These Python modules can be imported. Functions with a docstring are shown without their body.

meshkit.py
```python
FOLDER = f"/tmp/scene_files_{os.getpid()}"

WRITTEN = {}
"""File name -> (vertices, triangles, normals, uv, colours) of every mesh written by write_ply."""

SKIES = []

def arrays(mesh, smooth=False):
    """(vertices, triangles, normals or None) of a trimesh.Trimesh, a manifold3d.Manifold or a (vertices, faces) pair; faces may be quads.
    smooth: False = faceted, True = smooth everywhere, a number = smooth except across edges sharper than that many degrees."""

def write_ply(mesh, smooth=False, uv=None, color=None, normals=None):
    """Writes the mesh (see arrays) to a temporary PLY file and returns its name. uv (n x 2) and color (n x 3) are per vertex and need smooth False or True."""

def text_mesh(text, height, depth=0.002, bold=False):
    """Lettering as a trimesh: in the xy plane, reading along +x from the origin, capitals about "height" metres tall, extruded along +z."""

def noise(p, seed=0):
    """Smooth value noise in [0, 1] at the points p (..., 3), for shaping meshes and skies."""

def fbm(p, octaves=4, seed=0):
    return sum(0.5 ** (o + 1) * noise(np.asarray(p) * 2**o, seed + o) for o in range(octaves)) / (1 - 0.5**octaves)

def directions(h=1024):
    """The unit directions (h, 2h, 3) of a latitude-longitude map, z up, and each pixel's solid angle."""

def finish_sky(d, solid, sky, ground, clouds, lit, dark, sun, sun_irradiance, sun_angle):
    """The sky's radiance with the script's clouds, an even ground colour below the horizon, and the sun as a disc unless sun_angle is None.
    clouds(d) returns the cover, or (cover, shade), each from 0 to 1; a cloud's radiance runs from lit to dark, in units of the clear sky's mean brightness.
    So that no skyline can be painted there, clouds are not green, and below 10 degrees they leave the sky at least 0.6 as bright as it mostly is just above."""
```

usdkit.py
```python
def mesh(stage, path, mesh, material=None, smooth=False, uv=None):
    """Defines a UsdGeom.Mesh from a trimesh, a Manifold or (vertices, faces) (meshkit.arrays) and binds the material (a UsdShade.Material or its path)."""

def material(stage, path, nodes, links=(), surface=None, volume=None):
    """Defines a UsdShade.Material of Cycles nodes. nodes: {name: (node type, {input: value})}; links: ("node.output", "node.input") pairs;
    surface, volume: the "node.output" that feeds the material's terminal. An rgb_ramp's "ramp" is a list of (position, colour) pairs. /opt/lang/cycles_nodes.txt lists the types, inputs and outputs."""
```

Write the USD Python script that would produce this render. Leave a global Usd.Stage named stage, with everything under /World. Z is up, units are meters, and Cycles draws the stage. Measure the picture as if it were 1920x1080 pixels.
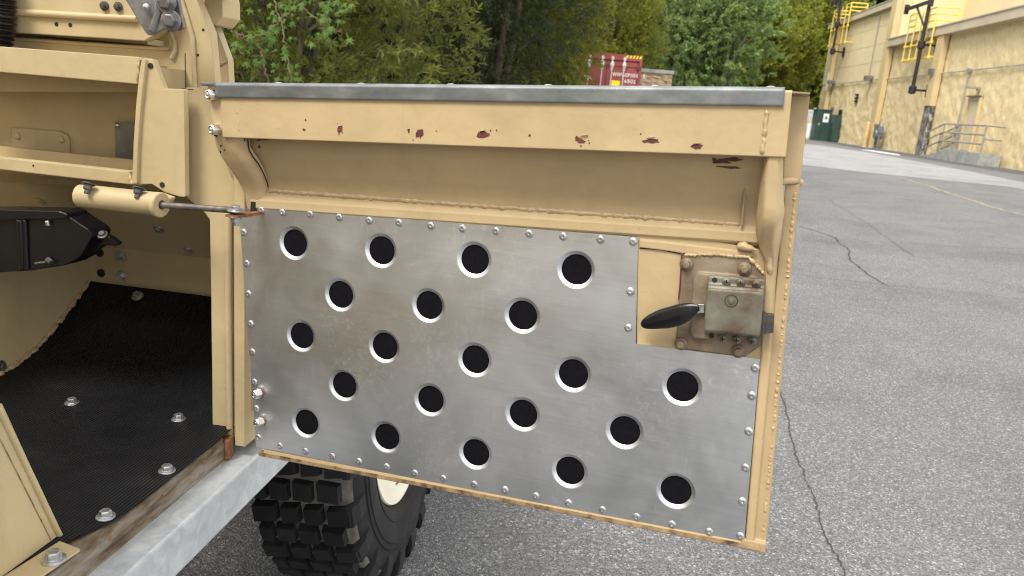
import math, random
import numpy as np, trimesh, usdkit, meshkit
from pxr import Usd, UsdGeom, UsdLux, UsdShade, Sdf, Gf, Vt
from shapely.geometry import Polygon, Point, LineString
from shapely.ops import unary_union

stage = Usd.Stage.CreateInMemory()
UsdGeom.SetStageUpAxis(stage, UsdGeom.Tokens.z)
UsdGeom.SetStageMetersPerUnit(stage, 1.0)
UsdGeom.Xform.Define(stage, '/World')
UsdGeom.Scope.Define(stage, '/World/Looks')
rng = np.random.default_rng(7)
random.seed(7)

# ------------------------------------------------------------------ camera, measured from the photo's vanishing points
EYE = 1.325
FPX = 1440.0
def ray(x, y):
    v = np.array([x - 960.0, y - 540.0, FPX]); return v / np.linalg.norm(v)
def frame(up, fw):
    up = up / np.linalg.norm(up); fw = fw - up * (fw @ up); fw = fw / np.linalg.norm(fw)
    return np.array([np.cross(fw, up), fw, up])
W = frame(-ray(462, 6400), ray(1150, 215))     # rows: the place's right, forward, up (camera: right, down, ahead)
T = frame(-ray(462, 6400), ray(1195, 219))     # the same for the truck, which stands turned a little
cam = UsdGeom.Camera.Define(stage, '/World/camera')
right, up, back = W[:, 0], -W[:, 1], -W[:, 2]
cam.AddTransformOp().Set(Gf.Matrix4d(*right, 0, *up, 0, *back, 0, 0, 0, EYE, 1))
cam.CreateHorizontalApertureAttr(36.0); cam.CreateVerticalApertureAttr(20.25)
cam.CreateFocalLengthAttr(36.0 * FPX / 1920)
cam.CreateFStopAttr(10.0); cam.CreateFocusDistanceAttr(1.22)
cam.CreateClippingRangeAttr(Gf.Vec2f(0.02, 2000))
cam.CreateExposureAttr(1.56)

# ------------------------------------------------------------------ sky and sun (bright overcast)
SUN_AZ, SUN_EL = math.radians(212), math.radians(56)      # azimuth: atan2(x, y) of the direction towards the sun
sund = np.array([math.sin(SUN_AZ) * math.cos(SUN_EL), math.cos(SUN_AZ) * math.cos(SUN_EL), math.sin(SUN_EL)])
sky = UsdLux.DomeLight.Define(stage, '/World/sky')
skym = usdkit.material(stage, '/World/Looks/sky', {
    'sky': ('sky_texture', {'sky_type': 'single_scattering', 'sun_disc': False, 'sun_elevation': SUN_EL, 'sun_rotation': SUN_AZ,
                            'altitude': 100.0, 'air_density': 1.0, 'aerosol_density': 2.0}),
    'tc': ('texture_coordinate', {}),
    'n': ('noise_texture', {'scale': 2.2, 'detail': 5.0, 'roughness': 0.55}),
    'r': ('rgb_ramp', {'ramp': [(0.25, (5.2, 5.3, 5.5)), (0.55, (6.6, 6.6, 6.6)), (0.8, (8.2, 8.1, 7.9))]}),
    'fr': ('rgb_ramp', {'ramp': [(0.28, (.72, .72, .72)), (0.6, (.95, .95, .95))]}),
    'm': ('mix', {'mix_type': 'mix'}),
    'b': ('background_shader', {'strength': 0.10})},
    [('tc.generated', 'n.vector'), ('n.fac', 'r.fac'), ('n.fac', 'fr.fac'), ('fr.color', 'm.fac'),
     ('sky.color', 'm.color1'), ('r.color', 'm.color2'), ('m.color', 'b.color')], surface='b.background')
UsdShade.MaterialBindingAPI.Apply(sky.GetPrim()).Bind(skym)
sky.GetPrim().SetCustomDataByKey('label', 'bright overcast sky above the lot')
sky.GetPrim().SetCustomDataByKey('kind', 'structure')
sun = UsdLux.DistantLight.Define(stage, '/World/sun')
sun.CreateIntensityAttr(0.40); sun.CreateAngleAttr(22.0); sun.CreateColorAttr(Gf.Vec3f(1.0, 0.965, 0.90))
sun.CreateNormalizeAttr(True)
zax = sund; xax = np.cross([0, 0, 1.0], zax); xax /= np.linalg.norm(xax); yax = np.cross(zax, xax)
sun.AddTransformOp().Set(Gf.Matrix4d(*xax, 0, *yax, 0, *zax, 0, 0, 0, 20, 1))

# ------------------------------------------------------------------ materials
MAT = {}
def principled(name, color, rough=0.5, metal=0.0, var=0.12, nscale=6.0, bump=0.0, bscale=200.0, bevel=0.0, color2=None, ramp=None,
               rvar=0.0, spec=None, coat=0.0, stretch=None, det=4.0, bdist=0.001):
    c = np.array(color, float); c2 = np.array(color2, float) if color2 is not None else c * (1 - var)
    N = {'tc': ('texture_coordinate', {}), 'n': ('noise_texture', {'scale': nscale, 'detail': det, 'roughness': 0.6}),
         'r': ('rgb_ramp', {'ramp': ramp or [(0.35, tuple(c2)), (0.65, tuple(np.minimum(c * (1 + var * .3), .95)))]}),
         'p': ('principled_bsdf', {'roughness': rough, 'metallic': metal})}
    if spec is not None: N['p'][1]['specular_ior_level'] = spec
    if coat: N['p'][1]['coat_weight'] = coat
    L = [('n.fac', 'r.fac'), ('r.color', 'p.base_color')]
    if stretch:
        N['mp'] = ('mapping', {'scale': stretch}); L += [('tc.object', 'mp.vector'), ('mp.vector', 'n.vector')]
    else:
        L += [('tc.object', 'n.vector')]
    if rvar:
        N['mr'] = ('map_range', {'from_min': .3, 'from_max': .7, 'to_min': rough - rvar, 'to_max': rough + rvar})
        L += [('n.fac', 'mr.value'), ('mr.result', 'p.roughness')]
    last = None
    if bevel:
        N['bv'] = ('bevel', {'samples': 4, 'radius': bevel}); last = 'bv.bevel'
    if bump:
        N['bn'] = ('noise_texture', {'scale': bscale, 'detail': 3.0, 'roughness': .6})
        N['bp'] = ('bump', {'strength': bump, 'distance': bdist})
        L += [('tc.object', 'bn.vector'), ('bn.fac', 'bp.height')]
        if last: L.append((last, 'bp.normal'))
        last = 'bp.normal'
    if last: L.append((last, 'p.normal'))
    MAT[name] = usdkit.material(stage, '/World/Looks/' + name, N, L, surface='p.BSDF')
    return MAT[name]

principled('tan_paint_worn', (.40, .29, .155), .48, var=.14, nscale=9, bump=.35, bscale=30, bdist=.003, bevel=.004, rvar=.06)
principled('tan_weld', (.43, .315, .17), .4, var=.2, nscale=60, bump=.5, bscale=250, bdist=.001)
principled('primer_chip', (.11, .022, .02), .6, var=.4, nscale=120)
principled('black_gap', (.01, .009, .008), .8)
principled('rust_bottom', (.30, .2, .10), .65, ramp=[(.34, (.07, .042, .022)), (.48, (.24, .16, .08)), (.7, (.36, .26, .14))], nscale=45, bump=.5, bscale=160)
principled('rusty_sill', (.3, .2, .1), .5, metal=.35, ramp=[(.3, (.05, .03, .018)), (.42, (.12, .08, .045)), (.52, (.19, .155, .11)), (.64, (.25, .22, .18)), (.8, (.14, .075, .03))], nscale=22, bump=.5, bscale=120, stretch=(3, .6, 3), bevel=.004)
principled('rust', (.25, .10, .035), .7, color2=(.10, .04, .02), nscale=60, bump=.4)
principled('black_plastic', (.004, .004, .005), .22, var=.1, bump=.1, bscale=300, bevel=.004)
principled('black_rubber', (.016, .016, .018), .55, var=.3, nscale=10, bump=.3, bscale=200)
principled('black_foam', (.006, .0055, .007), .95, var=.3, nscale=200, bump=.4, bscale=600, spec=.08)
principled('zinc', (.52, .52, .52), .38, metal=.9, var=.35, nscale=120, bevel=.0012)
principled('bright_nut', (.80, .79, .77), .25, metal=1.0, var=.2, nscale=90, bevel=.0012)
principled('dark_bolt', (.10, .095, .09), .5, metal=.6, var=.4, nscale=120, bevel=.0012)
principled('rod_steel', (.13, .12, .105), .5, metal=.6, ramp=[(.3, (.05, .045, .04)), (.55, (.16, .145, .125)), (.75, (.25, .21, .16))], nscale=40)
principled('bracket_steel', (.22, .215, .21), .45, metal=.75, ramp=[(.3, (.10, .095, .09)), (.6, (.25, .245, .24)), (.8, (.36, .35, .34))], nscale=25, bevel=.003)
principled('capping', (.34, .355, .36), .5, metal=.7, ramp=[(.28, (.125, .135, .135)), (.5, (.175, .185, .185)), (.75, (.25, .26, .26))], nscale=45, bump=.15, bscale=150, bevel=.004, stretch=(.5, 1, 1))
principled('latch_plate', (.28, .22, .155), .55, metal=.25, ramp=[(.25, (.10, .062, .04)), (.45, (.19, .14, .092)), (.65, (.26, .205, .14)), (.85, (.36, .29, .20))], nscale=24, bump=.4, bscale=180, bevel=.004)
principled('latch_box', (.18, .17, .13), .48, metal=.4, ramp=[(.28, (.09, .055, .032)), (.40, (.135, .115, .08)), (.56, (.175, .165, .125)), (.75, (.25, .24, .195))], nscale=22, bump=.3, bscale=160, bevel=.005)
principled('latch_dark', (.08, .07, .06), .5, metal=.5, var=.4, nscale=60)
principled('rim_paint', (.78, .74, .62), .35, var=.1, nscale=8, bevel=.003)
principled('tyre_rubber', (.022, .022, .024), .62, ramp=[(.3, (.008, .008, .009)), (.6, (.016, .016, .0175)), (.8, (.036, .034, .031))], nscale=12, bump=.3, bscale=140, spec=.25)
principled('tyre_groove', (.06, .055, .048), .85, ramp=[(.3, (.06, .056, .05)), (.7, (.19, .175, .15))], nscale=25, bump=.4, bscale=140)
principled('dull_sheet', (.19, .19, .175), .5, metal=.5, var=.35, nscale=30)
principled('concrete', (.34, .34, .32), .85, var=.3, nscale=3, bump=.3, bscale=40)
principled('green_metal', (.028, .062, .05), .5, var=.2, nscale=2)
principled('white_paint', (.78, .78, .79), .5, var=.06, nscale=2)
principled('white_vinyl', (.80, .81, .84), .4, var=.05, nscale=2)
principled('yellow_paint', (.80, .60, .10), .45, var=.1, nscale=3)
principled('bollard_paint', (.72, .48, .20), .5, var=.15, nscale=3)
principled('black_steel', (.022, .016, .018), .55, var=.2, nscale=5)
principled('grey_meter', (.22, .24, .26), .45, metal=.4, var=.3, nscale=12)
principled('lamp_grey', (.16, .15, .14), .5, var=.2)
principled('rail_steel', (.36, .335, .30), .55, metal=.4, var=.25, nscale=8)
principled('trim_beige', (.52, .44, .31), .6, var=.12, nscale=1.5)
principled('pilaster', (.58, .45, .235), .65, var=.10, nscale=1.0)
principled('stucco', (.70, .57, .33), .75, var=.08, nscale=.6, bump=.2, bscale=25, bdist=.01)
principled('door_beige', (.56, .49, .33), .55, var=.06, nscale=2)
principled('container_red', (.30, .062, .055), .5, var=.2, nscale=1.5)
principled('container_dark', (.13, .03, .03), .55, var=.2, nscale=1.5)
principled('white_rod', (.68, .62, .58), .5, var=.2, nscale=5)
principled('sign_yellow', (.85, .72, .02), .5, var=.05)
principled('block_tan', (.44, .335, .215), .9, var=.3, nscale=4, bump=.5, bscale=18, bdist=.01)
principled('bark', (.16, .125, .09), .9, color2=(.07, .055, .04), nscale=12, bump=.6, bscale=60, bdist=.01)
principled('bark_pale', (.38, .35, .29), .9, color2=(.22, .20, .16), nscale=10, bump=.5, bscale=50, bdist=.01)
principled('vine_stem', (.19, .13, .07), .8, var=.3, nscale=20)
principled('soil', (.07, .055, .035), .95, var=.5, nscale=2, bump=.5, bscale=20, bdist=.02)
principled('conduit', (.36, .345, .31), .5, metal=.3, var=.15, nscale=3)
principled('weed_tan', (.42, .36, .20), .9, var=.4, nscale=30)
principled('crack', (.045, .044, .042), .95, var=.3, nscale=40)
principled('seam_crack', (.10, .098, .095), .95, var=.3, nscale=20)
principled('print_white', (.74, .70, .68), .6, var=.05)
principled('mildew', (.10, .095, .085), .8, ramp=[(.40, (.035, .033, .028)), (.52, (.12, .11, .09)), (.60, (.42, .40, .36))], nscale=6, stretch=(3, 3, .5))
principled('pink_sign', (.62, .42, .46), .6, var=.05)
principled('canvas_tan', (.55, .45, .30), .9, var=.2, nscale=5)
principled('canvas_black', (.02, .02, .02), .9, var=.3)

# split-face block wall: pale faces, tawny hollows, the tone belonging to the stone itself
usdkit.material(stage, '/World/Looks/splitface', {
    'tc': ('texture_coordinate', {}),
    'n': ('noise_texture', {'scale': 5.5, 'detail': 5.0, 'roughness': .65, 'distortion': .3}),
    'r': ('rgb_ramp', {'ramp': [(.30, (.56, .435, .225)), (.45, (.65, .52, .285)), (.58, (.68, .555, .315)), (.75, (.73, .62, .39))]}),
    'n2': ('noise_texture', {'scale': 9.0, 'detail': 4.0, 'roughness': .6}),
    'mp': ('mapping', {'scale': (1.6, 1.6, .16)}), 'n3': ('noise_texture', {'scale': 1.0, 'detail': 6.0, 'roughness': .65}), 'r3': ('rgb_ramp', {'ramp': [(.28, (.90, .885, .86)), (.46, (1, 1, 1))]}), 'mm': ('mix', {'mix_type': 'multiply', 'fac': 1.0}),
    'b': ('bump', {'strength': .55, 'distance': .03}),
    'p': ('principled_bsdf', {'roughness': .9})},
    [('tc.object', 'n.vector'), ('tc.object', 'n2.vector'), ('n.fac', 'r.fac'), ('tc.object', 'mp.vector'), ('mp.vector', 'n3.vector'), ('n3.fac', 'r3.fac'), ('r.color', 'mm.color1'), ('r3.color', 'mm.color2'), ('mm.color', 'p.base_color'), ('n2.fac', 'b.height'), ('b.normal', 'p.normal')], surface='p.BSDF')
MAT['splitface'] = UsdShade.Material.Get(stage, '/World/Looks/splitface')

def stained_paint(name, color, stain, rough, bevel, dent):
    c = np.array(color)
    usdkit.material(stage, '/World/Looks/' + name, {
        'tc': ('texture_coordinate', {}),
        'n': ('noise_texture', {'scale': 6.0, 'detail': 8.0, 'roughness': .65}), 'r': ('rgb_ramp', {'ramp': [(.3, tuple(c * .86)), (.55, tuple(c)), (.75, tuple(c * 1.07))]}),
        'n2': ('noise_texture', {'scale': 48.0, 'detail': 9.0, 'roughness': .78}), 'r2': ('rgb_ramp', {'ramp': [(.635, (0, 0, 0)), (.70, (.55, .55, .55)), (.78, (.9, .9, .9))]}),
        'mp': ('mapping', {'scale': (26.0, 26.0, 2.2)}), 'n3': ('noise_texture', {'scale': 1.0, 'detail': 5.0, 'roughness': .7}), 'r3': ('rgb_ramp', {'ramp': [(.56, (0, 0, 0)), (.74, (.42, .42, .42))]}),
        'm1': ('mix', {'mix_type': 'mix', 'color2': tuple(c * .62 + np.array(stain) * .3)}), 'm2': ('mix', {'mix_type': 'mix', 'color2': tuple(stain)}),
        'ro': ('map_range', {'from_min': .3, 'from_max': .7, 'to_min': rough - .07, 'to_max': rough + .12}),
        'bn': ('noise_texture', {'scale': 16.0, 'detail': 3.0, 'roughness': .5}), 'bn2': ('noise_texture', {'scale': 320.0, 'detail': 2.0}),
        'ad': ('math', {'math_type': 'multiply_add', 'value2': .035}), 'bv': ('bevel', {'samples': 4, 'radius': bevel}),
        'bp': ('bump', {'strength': .4, 'distance': dent}), 'p': ('principled_bsdf', {'specular_ior_level': .42})},
        [('tc.object', 'n.vector'), ('n.fac', 'r.fac'), ('tc.object', 'n2.vector'), ('n2.fac', 'r2.fac'), ('tc.object', 'mp.vector'), ('mp.vector', 'n3.vector'), ('n3.fac', 'r3.fac'),
         ('r3.color', 'm1.fac'), ('r.color', 'm1.color1'), ('r2.color', 'm2.fac'), ('m1.color', 'm2.color1'), ('m2.color', 'p.base_color'), ('n.fac', 'ro.value'), ('ro.result', 'p.roughness'),
         ('tc.object', 'bn.vector'), ('tc.object', 'bn2.vector'), ('bn2.fac', 'ad.value1'), ('bn.fac', 'ad.value3'), ('ad.value', 'bp.height'), ('bv.bevel', 'bp.normal'), ('bp.normal', 'p.normal')], surface='p.BSDF')
    MAT[name] = UsdShade.Material.Get(stage, '/World/Looks/' + name)
stained_paint('tan_paint', (.43, .318, .172), (.20, .125, .065), .45, .0025, .007)
stained_paint('tan_cab', (.44, .345, .19), (.22, .15, .08), .45, .003, .006)

def asphalt(name, tone):
    usdkit.material(stage, '/World/Looks/' + name, {
        'g': ('geometry', {}),
        'v': ('voronoi_texture', {'scale': 185.0, 'feature': 'f1', 'randomness': 1.0}),
        's': ('separate_color', {}),
        'r': ('rgb_ramp', {'ramp': [(0, (.10 * tone, .10 * tone, .103 * tone)), (.35, (.15 * tone, .15 * tone, .153 * tone)), (.7, (.20 * tone, .20 * tone, .20 * tone)),
                                    (.9, (.265 * tone, .265 * tone, .262 * tone)), (.975, (.34 * tone, .335 * tone, .325 * tone)), (1, (.52 * tone, .51 * tone, .49 * tone))]}),
        'n': ('noise_texture', {'scale': 1.3, 'detail': 5.0, 'roughness': .6}),
        'nr': ('rgb_ramp', {'ramp': [(.3, (.82, .82, .83)), (.5, (1, 1, 1)), (.7, (1.08, 1.08, 1.07))]}),
        'm': ('mix', {'mix_type': 'multiply', 'fac': 1.0}),
        'n3': ('noise_texture', {'scale': 260.0, 'detail': 2.0}),
        'n4': ('noise_texture', {'scale': .42, 'detail': 6.0, 'roughness': .6, 'distortion': .8}), 'r4': ('rgb_ramp', {'ramp': [(.28, (.74, .74, .75)), (.42, (.95, .95, .95)), (.55, (1, 1, 1)), (.75, (1.10, 1.10, 1.09))]}),
        'v2': ('voronoi_texture', {'scale': 62.0, 'feature': 'f1'}), 's2': ('separate_color', {}), 'gt': ('math', {'math_type': 'greater_than', 'value2': .93}), 'lt': ('math', {'math_type': 'less_than', 'value2': .36}), 'mu': ('math', {'math_type': 'multiply'}),
        'm3': ('mix', {'mix_type': 'multiply', 'fac': 1.0}), 'm4': ('mix', {'mix_type': 'mix', 'color2': (.34 * tone, .33 * tone, .31 * tone)}),
        'ma': ('math', {'math_type': 'multiply_add', 'value2': -1.6}),
        'b': ('bump', {'strength': .8, 'distance': .006}),
        'p': ('principled_bsdf', {'roughness': .82, 'specular_ior_level': .35})},
        [('g.position', 'v.vector'), ('v.color', 's.color'), ('s.r', 'r.fac'), ('g.position', 'n.vector'), ('n.fac', 'nr.fac'),
         ('r.color', 'm.color1'), ('nr.color', 'm.color2'), ('g.position', 'n4.vector'), ('n4.fac', 'r4.fac'), ('m.color', 'm3.color1'), ('r4.color', 'm3.color2'), ('g.position', 'v2.vector'), ('v2.color', 's2.color'), ('s2.g', 'gt.value1'), ('v2.distance', 'lt.value1'), ('gt.value', 'mu.value1'), ('lt.value', 'mu.value2'), ('mu.value', 'm4.fac'), ('m3.color', 'm4.color1'), ('m4.color', 'p.base_color'), ('g.position', 'n3.vector'),
         ('v.distance', 'ma.value1'), ('n3.fac', 'ma.value3'), ('ma.value', 'b.height'), ('b.normal', 'p.normal')], surface='p.BSDF')
    MAT[name] = UsdShade.Material.Get(stage, '/World/Looks/' + name)
asphalt('asphalt', .98)
asphalt('asphalt_pale', 1.75)
asphalt('asphalt_dark', .6)

def leafmat(name, a, b, c, trans=.48, rough=.45, spec=.4):
    usdkit.material(stage, '/World/Looks/' + name, {
        'g': ('geometry', {}), 'tc': ('texture_coordinate', {}),
        'n': ('noise_texture', {'scale': 1.1, 'detail': 3.0}),
        'ma': ('math', {'math_type': 'multiply_add', 'value2': .55}),
        'mb': ('math', {'math_type': 'multiply', 'value2': .45}),
        'r': ('rgb_ramp', {'ramp': [(.22, a), (.5, b), (.8, c)]}),
        'p': ('principled_bsdf', {'roughness': rough, 'specular_ior_level': spec}),
        't': ('translucent_bsdf', {}), 'mx': ('mix_closure', {'fac': trans})},
        [('tc.object', 'n.vector'), ('g.random_per_island', 'mb.value1'), ('n.fac', 'ma.value1'), ('mb.value', 'ma.value3'), ('ma.value', 'r.fac'),
         ('r.color', 'p.base_color'), ('r.color', 't.color'), ('p.BSDF', 'mx.closure1'), ('t.BSDF', 'mx.closure2')], surface='mx.closure')
    MAT[name] = UsdShade.Material.Get(stage, '/World/Looks/' + name)
leafmat('leaf_myrtle', (0.1172, 0.1373, 0.0221), (0.2625, 0.262, 0.0445), (0.5049, 0.3884, 0.0741))
leafmat('leaf_dark', (0.0598, 0.0794, 0.029), (0.1195, 0.1478, 0.0483), (0.2192, 0.2394, 0.0837))
leafmat('leaf_olive', (0.1752, 0.1935, 0.0253), (0.3503, 0.3398, 0.0422), (0.5564, 0.4838, 0.0675))
leafmat('leaf_green', (0.1944, 0.2835, 0.0919), (0.3646, 0.462, 0.1575), (0.6076, 0.6511, 0.2494))
leafmat('leaf_yellow', (0.184, 0.2112, 0.0264), (0.368, 0.3744, 0.0493), (0.6072, 0.5184, 0.0792))
leafmat('leaf_forest', (0.0308, 0.063, 0.0196), (0.063, 0.1148, 0.0336), (0.14, 0.196, 0.056))
leafmat('leaf_vine', (0.086, 0.1571, 0.0275), (0.1564, 0.2468, 0.0398), (0.2972, 0.374, 0.0688), spec=.25, rough=.6)
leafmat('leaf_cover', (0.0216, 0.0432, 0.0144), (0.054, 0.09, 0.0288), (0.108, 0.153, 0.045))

# brushed aluminium with scratches and wipe marks
usdkit.material(stage, '/World/Looks/aluminium', {
    'tc': ('texture_coordinate', {}),
    'mp': ('mapping', {'scale': (9.0, 9.0, 420.0)}),
    'n': ('noise_texture', {'scale': 1.0, 'detail': 4.0, 'roughness': .7}),
    'nr': ('rgb_ramp', {'ramp': [(.3, (.93, .93, .93)), (.7, (1.04, 1.04, 1.04))]}), 'm0': ('mix', {'mix_type': 'multiply', 'fac': 1.0}),
    'n2': ('noise_texture', {'scale': 4.0, 'detail': 7.0, 'roughness': .68, 'distortion': .6}),
    'r2': ('rgb_ramp', {'ramp': [(.28, (.51, .518, .53)), (.5, (.58, .59, .602)), (.72, (.65, .662, .675))]}),
    'mp3': ('mapping', {'scale': (70.0, 70.0, 7.0), 'rotation': (.0, .62, .0)}),
    'n3': ('noise_texture', {'scale': 1.0, 'detail': 6.0, 'roughness': .8, 'distortion': .5}),
    'r3': ('rgb_ramp', {'ramp': [(.61, (0, 0, 0)), (.67, (.5, .5, .5)), (.76, (1, 1, 1))]}),
    'n4': ('noise_texture', {'scale': 75.0, 'detail': 8.0, 'roughness': .8, 'distortion': 1.0}),
    'r4': ('rgb_ramp', {'ramp': [(.50, (0, 0, 0)), (.64, (.95, .95, .95))]}),
    'n5': ('noise_texture', {'scale': 6.0, 'detail': 3.0}), 'r5': ('rgb_ramp', {'ramp': [(.52, (0, 0, 0)), (.66, (1, 1, 1))]}),
    'mm': ('mix', {'mix_type': 'multiply', 'fac': 1.0}), 'mxa': ('mix', {'mix_type': 'mix', 'color2': (.74, .745, .75)}),
    'mp6': ('mapping', {'scale': (16.0, 16.0, 60.0), 'rotation': (.0, -.25, .0)}),
    'n6': ('noise_texture', {'scale': 1.0, 'detail': 6.0, 'roughness': .75, 'distortion': 2.0}), 'r6': ('rgb_ramp', {'ramp': [(.70, (0, 0, 0)), (.76, (.7, .7, .7))]}),
    'mxd': ('mix', {'mix_type': 'mix', 'color2': (.17, .165, .16)}),
    'mx': ('mix', {'mix_type': 'mix', 'color2': (.72, .725, .73)}),
    'ro': ('map_range', {'from_min': .3, 'from_max': .7, 'to_min': .34, 'to_max': .50}),
    'b': ('bump', {'strength': .14, 'distance': .0006}),
    'p': ('principled_bsdf', {'metallic': 1.0, 'roughness': .38})},
    [('tc.object', 'mp.vector'), ('mp.vector', 'n.vector'), ('n.fac', 'nr.fac'), ('tc.object', 'n2.vector'), ('n2.fac', 'r2.fac'), ('tc.object', 'mp3.vector'),
     ('r2.color', 'm0.color1'), ('nr.color', 'm0.color2'), ('tc.object', 'n4.vector'), ('n4.fac', 'r4.fac'), ('tc.object', 'n5.vector'), ('n5.fac', 'r5.fac'),
     ('r4.color', 'mm.color1'), ('r5.color', 'mm.color2'), ('mm.color', 'mxa.fac'), ('m0.color', 'mxa.color1'), ('tc.object', 'mp6.vector'), ('mp6.vector', 'n6.vector'), ('n6.fac', 'r6.fac'),
     ('r6.color', 'mxd.fac'), ('mxa.color', 'mxd.color1'), ('mxd.color', 'mx.color1'),
     ('mp3.vector', 'n3.vector'), ('n3.fac', 'r3.fac'), ('r3.color', 'mx.fac'), ('mx.color', 'p.base_color'),
     ('n2.fac', 'ro.value'), ('ro.result', 'p.roughness'), ('n.fac', 'b.height'), ('b.normal', 'p.normal')], surface='p.BSDF')
MAT['aluminium'] = UsdShade.Material.Get(stage, '/World/Looks/aluminium')
# galvanised step: blotchy spangle
usdkit.material(stage, '/World/Looks/galvanised', {
    'tc': ('texture_coordinate', {}),
    'n': ('noise_texture', {'scale': 24.0, 'detail': 5.0, 'roughness': .6, 'distortion': 1.2}),
    'r': ('rgb_ramp', {'ramp': [(.3, (.40, .43, .445)), (.5, (.47, .495, .51)), (.68, (.56, .58, .59))]}),
    'v': ('voronoi_texture', {'scale': 90.0}), 's': ('separate_color', {}),
    'mr': ('map_range', {'to_min': .34, 'to_max': .55}), 'bv': ('bevel', {'samples': 4, 'radius': .004}),
    'b': ('bump', {'strength': .25, 'distance': .002}),
    'p': ('principled_bsdf', {'metallic': .35, 'roughness': .42})},
    [('tc.object', 'n.vector'), ('n.fac', 'r.fac'), ('r.color', 'p.base_color'), ('tc.object', 'v.vector'), ('v.color', 's.color'), ('s.r', 'mr.value'),
     ('mr.result', 'p.roughness'), ('n.fac', 'b.height'), ('bv.bevel', 'b.normal'), ('b.normal', 'p.normal')], surface='p.BSDF')
MAT['galvanised'] = UsdShade.Material.Get(stage, '/World/Looks/galvanised')
# ribbed rubber mat: ribs run fore and aft
usdkit.material(stage, '/World/Looks/ribbed_mat', {
    'tc': ('texture_coordinate', {}),
    'w': ('wave_texture', {'wave_type': 'bands', 'bands_direction': 'x', 'scale': 56.0, 'distortion': 0.0, 'detail': 0.0}),
    'n': ('noise_texture', {'scale': 9.0, 'detail': 6.0, 'roughness': .65}),
    'r': ('rgb_ramp', {'ramp': [(.35, (.005, .005, .0065)), (.6, (.009, .009, .0105)), (.78, (.022, .021, .019))]}),
    'm': ('mix', {'mix_type': 'multiply', 'fac': .75}), 'wr': ('rgb_ramp', {'ramp': [(.2, (.2, .2, .2)), (.8, (1.8, 1.8, 1.8))]}),
    'b': ('bump', {'strength': .9, 'distance': .002}), 'p': ('principled_bsdf', {'roughness': .55, 'specular_ior_level': .22})},
    [('tc.object', 'w.vector'), ('tc.object', 'n.vector'), ('n.fac', 'r.fac'), ('w.fac', 'wr.fac'), ('r.color', 'm.color1'), ('wr.color', 'm.color2'),
     ('m.color', 'p.base_color'), ('w.fac', 'b.height'), ('b.normal', 'p.normal')], surface='p.BSDF')
MAT['ribbed_mat'] = UsdShade.Material.Get(stage, '/World/Looks/ribbed_mat')

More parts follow.
